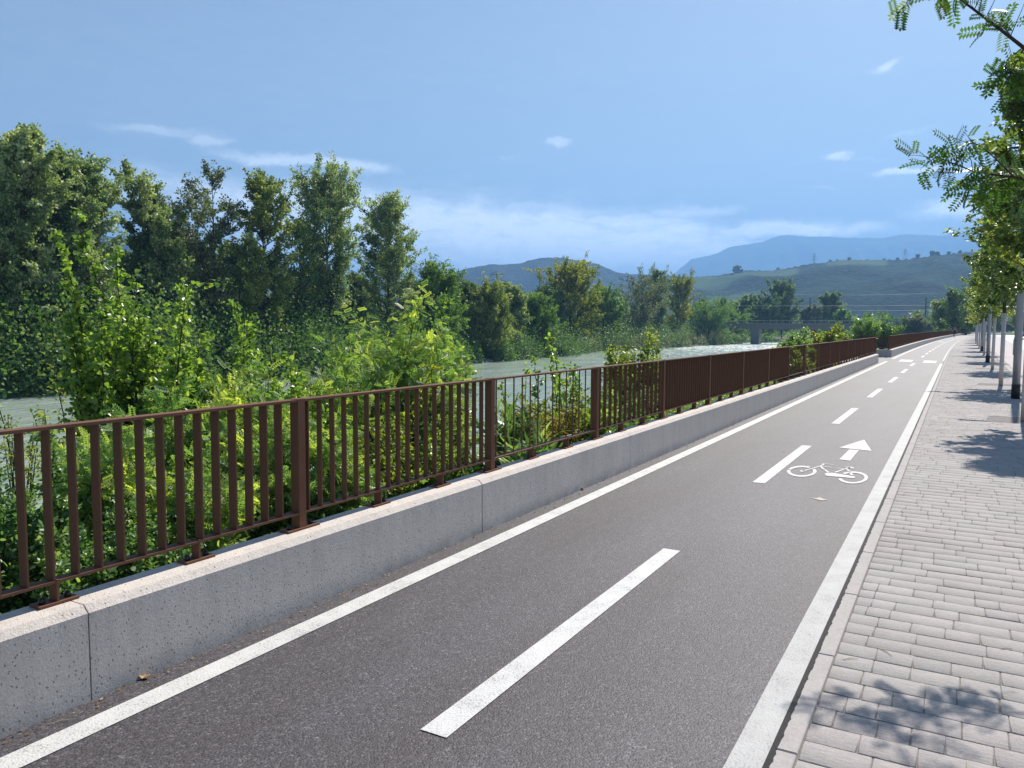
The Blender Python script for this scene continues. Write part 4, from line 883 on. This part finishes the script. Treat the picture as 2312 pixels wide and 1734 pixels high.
# ------------------------------------------------------------------ bridge, viaduct, masts, pylons
b=empty('railway_bridge',(0,270,0)); setp(b,'grey concrete railway bridge crossing the river in the distance','bridge')
MB().box(-130,60,-2.5,2.5,.95,2.45).build('girder',MAT['conc'],b); MB().box(-130,60,-3.2,3.2,2.455,2.95).build('deck',MAT['conc'],b)
MAT['lrail']=simple('pale_railing_metal',(.5,.52,.55),.5,0,.1,3)
m_=MB(); m_.box(-130,60,-3.15,-3.09,3.75,3.83)
for i in range(95): m_.box(-130+i*2,-129.93+i*2,-3.15,-3.09,2.95,3.75)
m_.build('railing',MAT['lrail'],b)
for px_ in (1703,1815,1928,2042): 
    x,y=(lambda d:(d[0]*267/d[1],267))(ray(px_,740)); MB().box(x-1.3,x+1.3,-2.2,2.2,-5.2,.95).build('pier',MAT['conc'],b)
for px_,lab in ((1827,'dark overhead-line mast standing on the left part of the bridge'),(2088,'dark overhead-line mast on the bridge near the path end'),(1578,'thin dark mast left of the bridge')):
    x,y=(lambda d:(d[0]*271/d[1],271))(ray(px_,740)); zt=z_at(px_,672,x,y)
    t=empty('catenary_mast',(x,y,2.95 if px_>1600 else -2.5)); setp(t,lab,'mast','railway masts'); dz=0 if px_>1600 else 5.4
    MB().bar((0,0,0),(0,0,zt-2.95+dz),.17,6,.11).build('pole',MAT['lampdark'],t); MB().bar((0,0,zt-4.6+dz),(1.9,0,zt-4.2+dz),.06).bar((0,0,zt-5.8+dz),(1.8,0,zt-5.2+dz),.06).build('bracket',MAT['lampdark'],t)
v=empty('viaduct',(0,0,0)); setp(v,'pale motorway viaduct glimpsed between the tall far-bank trunks','viaduct')
def vp(px,py,X): 
    x,y=at_X(px,X); return Vector((x,y,z_at(px,py,x,y)))
a_=vp(150,612,-150); c_=vp(1000,690,-150); m_=MB(); 
m_.poly([(a_.x,a_.y,a_.z-2.2),(c_.x,c_.y,c_.z-2.2),(c_.x,c_.y,c_.z),(a_.x,a_.y,a_.z),(a_.x-9,a_.y,a_.z-2.2),(c_.x-9,c_.y,c_.z-2.2),(c_.x-9,c_.y,c_.z),(a_.x-9,a_.y,a_.z)],[(0,1,2,3),(3,2,6,7),(5,4,7,6),(1,0,4,5),(0,3,7,4),(1,5,6,2)]); m_.build('deck',MAT['white_road'],v)
for i in range(8):
    q=a_.lerp(c_,i/7); MB().box(q.x-7,q.x-2,q.y-1,q.y+1,-3,q.z-2.2).build('pier',MAT['conc'],v)
def pylon(px,D,py,style,label,w_=5.0,mats=('lampdark',),base_z=-3):
    x,y=along(px,D); H=z_at(px,py,x,y)-base_z; t=empty('lattice_pylon',(x,y,base_z),R_(30)); setp(t,label,'pylon','power line pylons'); f=MB(); r_=.00022*D+.03
    hb=w_/2; ht=.35 if style!='box' else hb*.7; lev=[0,.3,.5,.65,.77,.86,.93,1.0]
    def half(u): 
        if style=='box': return hb*(1-.3*u)
        return hb*(1-min(1,u/.62))*.78+ hb*.22*(1-u)+.08
    for a,b_ in zip(lev,lev[1:]):
        A=half(a);B=half(b_); ca=[(A,A),(-A,A),(-A,-A),(A,-A)]; cb=[(B,B),(-B,B),(-B,-B),(B,-B)]
        for i in range(4):
            f.bar((*ca[i],H*a),(*cb[i],H*b_),r_); f.bar((*ca[i],H*a),(*cb[(i+1)%4],H*b_),r_*.6); f.bar((*ca[(i+1)%4],H*a),(*cb[i],H*b_),r_*.6); f.bar((*cb[i],H*b_),(*cb[(i+1)%4],H*b_),r_*.6)
    f.build('tower_frame',MAT[mats[0]],t)
    arms={'three':[(.98,3.4),(.86,6.2),(.70,6.8)],'spire':[(.62,4.2)],'box':[(.72,5)],'red':[(.86,6.5),(.70,5),(.52,7.5)],'small':[(.9,3),(.75,4)]}[style]
    for u,L in arms:
        g=MB()
        for s_ in (-1,1): g.bar((s_*half(u),0,H*u),(s_*L,0,H*u+.1),r_*.9).bar((s_*half(u),0,H*u+1.6),(s_*L,0,H*u+.1),r_*.7).bar((s_*L,0,H*u),(s_*L,0,H*u-1.3),r_*.5)
        g.build('crossarm',MAT[mats[-1]],t)
    return t
MAT['pylon_grey']=simple('pylon_grey',(.13,.14,.16),.6,.2,.1,3); MAT['pylon_dark']=simple('pylon_dark_paint',(.06,.045,.055),.6,0,.1,3); MAT['pylon_red']=simple('pylon_red_paint',(.30,.10,.08),.6,0,.1,3); MAT['pylon_white']=simple('pylon_white_paint',(.6,.58,.58),.6,0,.1,3)
pylon(940,330,596,'box','left one of the two grey lattice pylons rising in the gap of the far trees',5.5,('pylon_grey',))
pylon(961,360,584,'spire','taller pointed lattice pylon, right one of the pair in the gap',7,('pylon_grey',))
pylon(1121,420,617,'three','dark lattice pylon with spread arms against the blue hill',5,('pylon_dark',))
pylon(1218,520,617,'spire','thin pointed lattice pylon against the blue hill',6,('pylon_grey',))
pylon(1717,600,652,'red','red and white pylon with three crossarms behind the bridge',5,('pylon_red','pylon_white'))
def wire(p,q,sag,rad,label,n=14):
    p=Vector(p);q=Vector(q); m_=MB().tube([p.lerp(q,i/n)-Vector((0,0,4*sag*(i/n)*(1-i/n))) for i in range(n+1)],rad,3,False)
    o=m_.build('power_line',MAT['pylon_grey']); setp(o,label,'cable','overhead wires')
def pt(px,py,D): 
    x,y=along(px,D); return (x,y,z_at(px,py,x,y))
wire(pt(1500,648,560),pt(2110,662,560),3,.10,'upper thin power line strung across the green hillside')
wire(pt(1500,672,500),pt(2110,700,500),3,.09,'middle thin power line strung across the green hillside')
wire(pt(1480,654,540),pt(2110,630,640),3,.09,'slanting thin power line across the green hillside')
wire((-70,271,8.9),(60,271,8.9),.4,.05,'contact wire running along the railway bridge')
wire(pt(700,622,340),pt(940,612,330),2,.05,'power line leaving the left pylon of the pair')

# road sign gantry, distant
t=empty('crosswalk_sign',(5.9,95,0)); x,y=(lambda d:(d[0]*95/d[1],95))(ray(2292,700)); t.location=(x,y,0); zt=z_at(2292,693,x,y); setp(t,'blue pedestrian crossing sign hanging from a thin horizontal arm, right of the trunks','road sign')
MB().bar((2.6,0,0),(2.6,0,zt+.1),.06,8).bar((-1.0,0,zt),(2.6,0,zt),.035,6).build('pole',MAT['galv'],t)
blue=simple('sign_blue',(.02,.10,.42),.4,0,.03,3); white=simple('sign_white',(.75,.75,.75),.4,0,.03,3)
MB().box(-.33,.33,-.02,.02,zt-.74,zt-.06).build('panel',blue,t); MB().poly([(-.20,-.024,zt-.62),(.20,-.024,zt-.62),(0,-.024,zt-.22)],[(0,1,2)]).build('symbol',white,t)
MB().bar((-.02,-.027,zt-.34),(.02,-.027,zt-.48),.028,4).bar((.02,-.027,zt-.48),(-.07,-.027,zt-.60),.02,4).bar((.02,-.027,zt-.48),(.08,-.027,zt-.60),.02,4).build('figure',blue,t)
# parked motorcycle at the far right
def motorcycle(x,y,rz,label):
    t=empty('motorcycle',(x,y,0),rz); setp(t,label,'motorcycle'); 
    for cx_,n_ in ((-.68,'w'),(.68,'w')):
        m_=MB(); m_.tube([(cx_+.30*math.cos(a),0,.32+.30*math.sin(a)) for a in np.linspace(0,2*math.pi,19)],.055,6,False); wh=m_.build('wheel',MAT['black'],t,True); MB().bar((cx_,-.06,.32),(cx_,.06,.32),.10,10).build('rim',MAT['galv'],wh)
    MB().tube([(-.35,0,.62),(-.05,0,.60),(.15,0,.80),(.40,0,.84),(.52,0,.70)],[.10,.16,.19,.16,.08],8).build('body',MAT['lampdark'],t,True); MB().tube([(-.75,0,.88),(-.45,0,.78),(-.08,0,.78)],[.06,.12,.11],8).build('seat',MAT['black'],t,True)
    MB().tube([(.0,0,.38),(-.2,0,.30),(.2,0,.28)],[.18,.17,.12],8).build('engine',MAT['galv'],t,True); MB().bar((.68,0,.32),(.45,0,.95),.04,6).bar((.45,-.33,1.02),(.45,.33,1.02),.025,6).bar((.45,0,.9),(.45,0,1.02),.03).build('handlebar',MAT['galv'],t); MB().lathe([(.02,0),(.10,.02),(.10,.10),(.03,.14)],10,(.60,0,.82)).build('headlight',MAT['lrail'],t,True)
x,y=(lambda d:(d[0]*118/d[1],118))(ray(2308,740)); motorcycle(x,y,.6,'dark parked motorcycle at the right edge beside the lamp post')

# ------------------------------------------------------------------ cyclist (rides towards the viewer)
def cyclist():
    X,Y=-.62,160.0
    bt_=empty('bicycle',(X,Y,0),R_(-90)); setp(bt_,'dark bicycle ridden along the left lane far down the path','bicycle')   # local +x = forward (towards viewer)
    for cx_ in (-.52,.52):
        wh=MB().tube([(cx_+.33*math.cos(a),0,.35+.33*math.sin(a)) for a in np.linspace(0,2*math.pi,25)],.018,6,False).build('wheel',MAT['black'],bt_,True)
        m_=MB()
        for a in np.linspace(0,math.pi,7)[:-1]: m_.bar((cx_+.31*math.cos(a),0,.35+.31*math.sin(a)),(cx_-.31*math.cos(a),0,.35-.31*math.sin(a)),.004,3)
        m_.bar((cx_,-.04,.35),(cx_,.04,.35),.02,8).build('spokes',MAT['galv'],wh)
    m_=MB(); A=(-.52,0,.35);B=(-.05,0,.30);C=(-.20,0,.86);Dd=(.34,0,.86);E_=(.52,0,.35)
    for p,q in ((A,B),(A,C),(B,C),(B,Dd),(C,Dd),(Dd,E_)): m_.bar(p,q,.018,6)
    m_.bar(C,(-.23,0,.96),.014,6).bar(Dd,(.32,0,.98),.016,6).build('frame',MAT['lampdark'],bt_)
    MB().tube([(-.36,0,.965),(-.22,0,.975),(-.08,0,.965)],[.07,.05,.02],6).build('saddle',MAT['black'],bt_,True)
    MB().bar((.36,-.24,1.0),(.36,.24,1.0),.015,6).build('handlebar',MAT['black'],bt_)
    MB().bar((-.05,-.09,.30),(-.05,-.09,.13),.012).bar((-.05,.09,.30),(-.05,.09,.47),.012).bar((-.09,-.12,.13),(.03,-.12,.13),.015).bar((-.09,.12,.47),(.03,.12,.47),.015).build('pedals',MAT['black'],bt_)
    p=empty('person',(X,Y,0),R_(-90)); setp(p,'cyclist in dark clothes with bare arms leaning over the handlebar, riding far down the path','person')
    skin=simple('skin',(.50,.32,.24),.6,0,.05,8); cloth=simple('dark_jersey',(.025,.018,.030),.8,0,.2,10)
    J={'pel':(-.20,0,1.02,.14),'sp':(-.08,0,1.22,.135),'ch':(.08,0,1.40,.15),'nk':(.17,0,1.52,.065),'hd':(.24,0,1.62,.085),'tp':(.26,0,1.73,.085),
       'sl':(.08,.17,1.43,.065),'el':(.14,.30,1.20,.045),'wl':(.33,.24,1.05,.032),'hl':(.38,.22,1.02,.03),'sr':(.08,-.17,1.43,.065),'er':(.14,-.30,1.20,.045),'wr':(.33,-.24,1.05,.032),'hr':(.38,-.22,1.02,.03),
       'kl':(.14,.12,.88,.065),'al':(-.08,.12,.55,.045),'fl':(.05,.12,.49,.035),'hipl':(-.18,.10,.98,.095),'hipr':(-.18,-.10,.98,.095),'kr':(.10,-.12,.66,.065),'ar':(-.10,-.12,.22,.042),'fr':(.03,-.12,.16,.035)}
    K=list(J); E=[('pel','sp'),('sp','ch'),('ch','nk'),('nk','hd'),('hd','tp'),('ch','sl'),('sl','el'),('el','wl'),('wl','hl'),('ch','sr'),('sr','er'),('er','wr'),('wr','hr'),('pel','hipl'),('hipl','kl'),('kl','al'),('al','fl'),('pel','hipr'),('hipr','kr'),('kr','ar'),('ar','fr')]
    def skinned(name,keys,edges,grow,mat):
        me=bpy.data.meshes.new(name); me.from_pydata([J[k][:3] for k in keys],[(keys.index(a),keys.index(b)) for a,b in edges],[]); o=link_mesh(name,me,mat,p)
        o.modifiers.new('skin','SKIN'); sv_=me.skin_vertices[0].data
        for i,k in enumerate(keys): sv_[i].radius=(J[k][3]+grow,)*2; sv_[i].use_root=(i==0)
        s_=o.modifiers.new('sub','SUBSURF'); s_.levels=1; s_.render_levels=2
    skinned('body',K,E,0,skin)
    skinned('jersey',['pel','sp','ch','sl','sr'],[('pel','sp'),('sp','ch'),('ch','sl'),('ch','sr')],.02,cloth)
    skinned('trousers',['pel','hipl','kl','al','hipr','kr','ar'],[('pel','hipl'),('hipl','kl'),('kl','al'),('pel','hipr'),('hipr','kr'),('kr','ar')],.018,cloth)
    MB().lathe([(.115,0),(.112,.05),(.08,.10),(.02,.125)],12,(.25,0,1.67)).build('helmet',MAT['black'],p,True)
cyclist()

# ------------------------------------------------------------------ dry leaves and twigs on the paving
def litter():
    r=np.random.default_rng(71); tan=simple('dry_leaf',(.36,.22,.10),.8,0,.3,30); straw=simple('dry_straw',(.48,.40,.27),.8,0,.2,30)
    for i,(px,py,lab) in enumerate([(325,1532,'curled orange-brown leaf at the wall foot in the left foreground'),(1315,1106,'brown curled leaf at the wall foot near the middle')]):
        d=ray(px,py); t=-CAM_H/d[2]; x,y=d[0]*t,d[1]*t; m_=MB()
        P=[(math.cos(a)*.03*(1+.3*math.sin(3*a)),math.sin(a)*.018,.008+.012*abs(math.cos(a))) for a in np.linspace(0,2*math.pi,9)[:-1]]+[(0,0,.004)]
        m_.poly(P,[(k,(k+1)%8,8) for k in range(8)]); o=m_.build('dry_leaf',tan); o.location=(x,y,.002); o.rotation_euler=(.1,.1,i+.5); setp(o,lab,'leaf','dry leaves')
    for i,(px,py,L,a,lab) in enumerate([(138,1632,.05,1.0,'short straw lying left of the left white line in the foreground'),(2000,1475,.045,-.8,'dry twig on the paving nearest the kerb'),(1920,1490,.04,.7,'short curved twig on the paving close to the kerb'),(2272,1467,.03,.5,'tiny pale twig on the paving at right'),(1770,1022,.02,.3,'tiny pale chip on the asphalt') ]):
        d=ray(px,py); t=-CAM_H/d[2]; x,y=d[0]*t,d[1]*t
        o=MB().tube([(-L,0,.004),(0,.006,.006),(L,0,.004)],[.0016,.002,.001],5).build('twig',straw); o.location=(x,y,.001); o.rotation_euler=(0,0,a); setp(o,lab,'twig','dry twigs')
    N=420; y=r.uniform(0,1,N)**1.5*38+1.2; x=-3.14+np.abs(r.normal(0,.035,N)); P=np.stack([x,y,np.full(N,.006)],1); D=np.stack([r.normal(0,1,N),r.normal(0,1,N),np.zeros(N)],1)
    m=leaf_mat('litter_bits',[(0,(.10,.07,.04)),(.6,(.30,.20,.10)),(1,(.5,.44,.33))],.1,.8,.2)
    o=leaves('leaf_litter',P,D,.016,'quad',m,None,r,r.uniform(0,1,N),.95,.1); setp(o,'line of tiny dry leaf bits along the wall foot','litter',None,'stuff')
litter()

# ------------------------------------------------------------------ hills
def hill(name,prof,D0,D1,mat_,seed,amp,rows=64,step=6,pw=1.0,jag=.0,crest=None):
    px0,px1=prof[0][0],prof[-1][0]; V=[];fld=[]; cols=np.arange(px0,px1+1,step)
    for c in cols:
        py=lerp_pts(c,prof); d=ray(c,736); d=d/math.hypot(d[0],d[1])
        x1,y1=d[0]*D1,d[1]*D1; zr=z_at(c,py,x1,y1)+3
        for j in range(rows+14):
            if j<rows: t=j/(rows-1); Dd=D0+(D1-D0)*t; s_=t**pw; z=-3+zr*s_
            else: t=1+(j-rows+1)/14*.5; Dd=D0+(D1-D0)*t; s_=1-(t-1)*1.2; z=-3+zr*s_
            x,y=d[0]*Dd,d[1]*Dd
            n=mnoise.fractal(Vector((x/520+seed,y/520,0)),.9,2.1,6)*amp; rg=-abs(mnoise.noise(Vector(((x+y*.45)/150+seed,(y-x*.3)/520,3))))*amp*2.2
            w_=sstep(0,.2,t)*(1-sstep(.78,.99,t)) if t<=1 else 0
            z+= (n+rg)*w_ + mnoise.noise(Vector((x/45,y/45,seed)))*jag*sstep(0,.1,t)+abs(mnoise.noise(Vector((c*.16,seed,t*4))))*jag*2.2*sstep(.93,1,t)
            V.append((x,y,z))
            a_=0.0
            if crest: a_=sum(sstep(p0-10,p0+10,c)*(1-sstep(p1-10,p1+10,c))*sstep(t0-.04,t0,t)*(1-sstep(t1,t1+.02,t)) for p0,p1,t0,t1 in crest)
            fld.append(a_)
    R_n=rows+14; Q=[(i*R_n+j,(i+1)*R_n+j,(i+1)*R_n+j+1,i*R_n+j+1) for i in range(len(cols)-1) for j in range(R_n-1)]
    me=qmesh(name,V,Q); a=me.attributes.new('field','FLOAT','POINT'); a.data.foreach_set('value',np.array(fld,dtype=np.float32))
    o=link_mesh(name,me,mat_,None,True); o['kind']='structure'; return o
def hill_mat(name,c0,c1,vs=.12,field=(.042,.085,.034)):
    m,k=material(name); co=objco(k)
    vo=k('ShaderNodeTexVoronoi',{'Vector':co,'Scale':vs},feature='F1'); n=k.noise(co,.016,6,.7); n2=k.noise(co,vs*2.6,5,.7)
    c=k.mix(k('ShaderNodeSeparateColor',{0:vo.outputs['Color']}).outputs[0],c0,c1); c=k.mix(k.maprange(n,.46,.56,0,.75),c,[x*1.5 for x in c1])
    at=k('ShaderNodeAttribute',attribute_name='field').outputs['Fac']
    rowsn=k.noise(k('ShaderNodeMapping',{'Vector':co,'Scale':(.03,.01,.05)}).outputs[0],1,4)
    c=k.mix(k.math('MULTIPLY',at,k.maprange(rowsn,.36,.52,.25,1)),c,field)
    h=k.math('ADD',k.math('MULTIPLY',vo.outputs['Distance'],-1.0),k.math('MULTIPLY',n2,1.4)); 
    inv=k.math('SUBTRACT',1.0,k.math('MULTIPLY',at,.8))
    finish(k,pr(k,c,.95,0,bump(k,h,inv,9.0),.1)); return m
k_=1/.9567
S=lambda L:[(a*k_,b*k_) for a,b in L]
HP=S([(1330,640),(1400,606),(1470,600),(1540,597),(1600,589),(1700,581),(1750,572),(1800,565),(1830,562),(1900,564),(1950,561),(2000,554),(2060,548),(2120,543),(2250,535),(2400,525),(2600,520),(2900,560)])
hill('hill',HP,620,1500,hill_mat('wooded_hillside',(.003,.018,.011),(.014,.050,.024)),1.3,22,rows=110,step=5,jag=2.6,pw=1.12,crest=[(1560,1800,.80,.97),(1860,2000,.93,1.0),(1600,1720,.60,.66)])
hill('hill',S([(-300,560),(-60,520),(0,505),(100,500),(200,505),(300,520),(420,540),(520,562),(620,590),(700,606),(800,618),(900,612),(1000,584),(1030,576),(1060,573),(1120,570),(1150,561),(1170,557),(1200,556),(1260,565),(1290,571),(1320,586),(1345,592),(1400,594),(1500,600),(1620,612)]),1500,2400,hill_mat('distant_hillside',(.008,.020,.014),(.018,.034,.022),.06),7.7,28,rows=70,step=8,jag=2.5,pw=1.12)
hill('mountain',S([(1380,640),(1440,606),(1462,585),(1490,560),(1530,552),(1545,548),(1570,534),(1600,530),(1618,527),(1645,522),(1665,513),(1690,508),(1710,509),(1740,512),(1770,511),(1800,513),(1850,515),(1900,515),(1920,510),(1950,507),(2020,510),(2090,507),(2250,515),(2500,530),(2800,560)]),5000,7200,hill_mat('far_mountain',(.02,.03,.028),(.035,.045,.042),.03),4.1,85,rows=60,step=6,jag=5,pw=1.1)

# masts on the hill crest
for px,py0,py1,lab in ((1833,600,572,'thin lattice tower on the green hill crest, left of its middle'),(2037,582,562,'thin lattice tower on the wooded crest near the right')):
    x,y=along(px,1490); z0=z_at(px,py0+4,x,y); z1=z_at(px,py1,x,y); t=MB(); 
    for s1 in (-1,1):
        for s2 in (-1,1): t.bar((s1*2,s2*2,0),(s1*.4,s2*.4,z1-z0),.22)
    for u,L in ((.55,5),(.75,4.4),(.9,3)): t.bar((-L,0,(z1-z0)*u),(L,0,(z1-z0)*u),.22)
    o=t.build('hilltop_tower',MAT['pylon_grey']); o.location=(x,y,z0); setp(o,lab,'pylon','towers on the hill')
# crest trees
r=np.random.default_rng(81); cs=None
for i,(px,py,h) in enumerate([(1660,592,18),(1671,592,20),(1752,582,14),(1870,568,14),(1885,566,13),(1912,564,16),(1990,570,14),(2020,567,15),(2065,562,20),(2098,560,26),(2110,562,20),(2135,556,16),(2160,556,16)]):
    x,y=along(px,1496); z=z_at(px,lerp_pts(px,HP),x,y)-1.5
    if cs is None: cs=tree_obj('hilltop_tree',x,y,z,10,6,'l_dark_far','tiny dark tree on the crest of the green hill','trees on the hill crest',seed=82,leaf=3.0,crown0=.02,nl=36,nlf=20,ntw=6,env='round',trunk_r=.5,spread=3)
    else: copy_tree(cs,(x,y,z),i*1.1,h/40)

# ------------------------------------------------------------------ haze
m,k=material('haze_air'); vol=k('ShaderNodeVolumePrincipled',{'Color':(.225,.45,.80,1),'Density':.00025,'Anisotropy':.25}); k('ShaderNodeOutputMaterial',{'Volume':vol.outputs[0]})
o=MB().box(-9000,7000,-600,11500,-7,930).build('haze',m); o['kind']='stuff'; o['label']='pale blue summer haze filling the valley'; o['category']='haze'
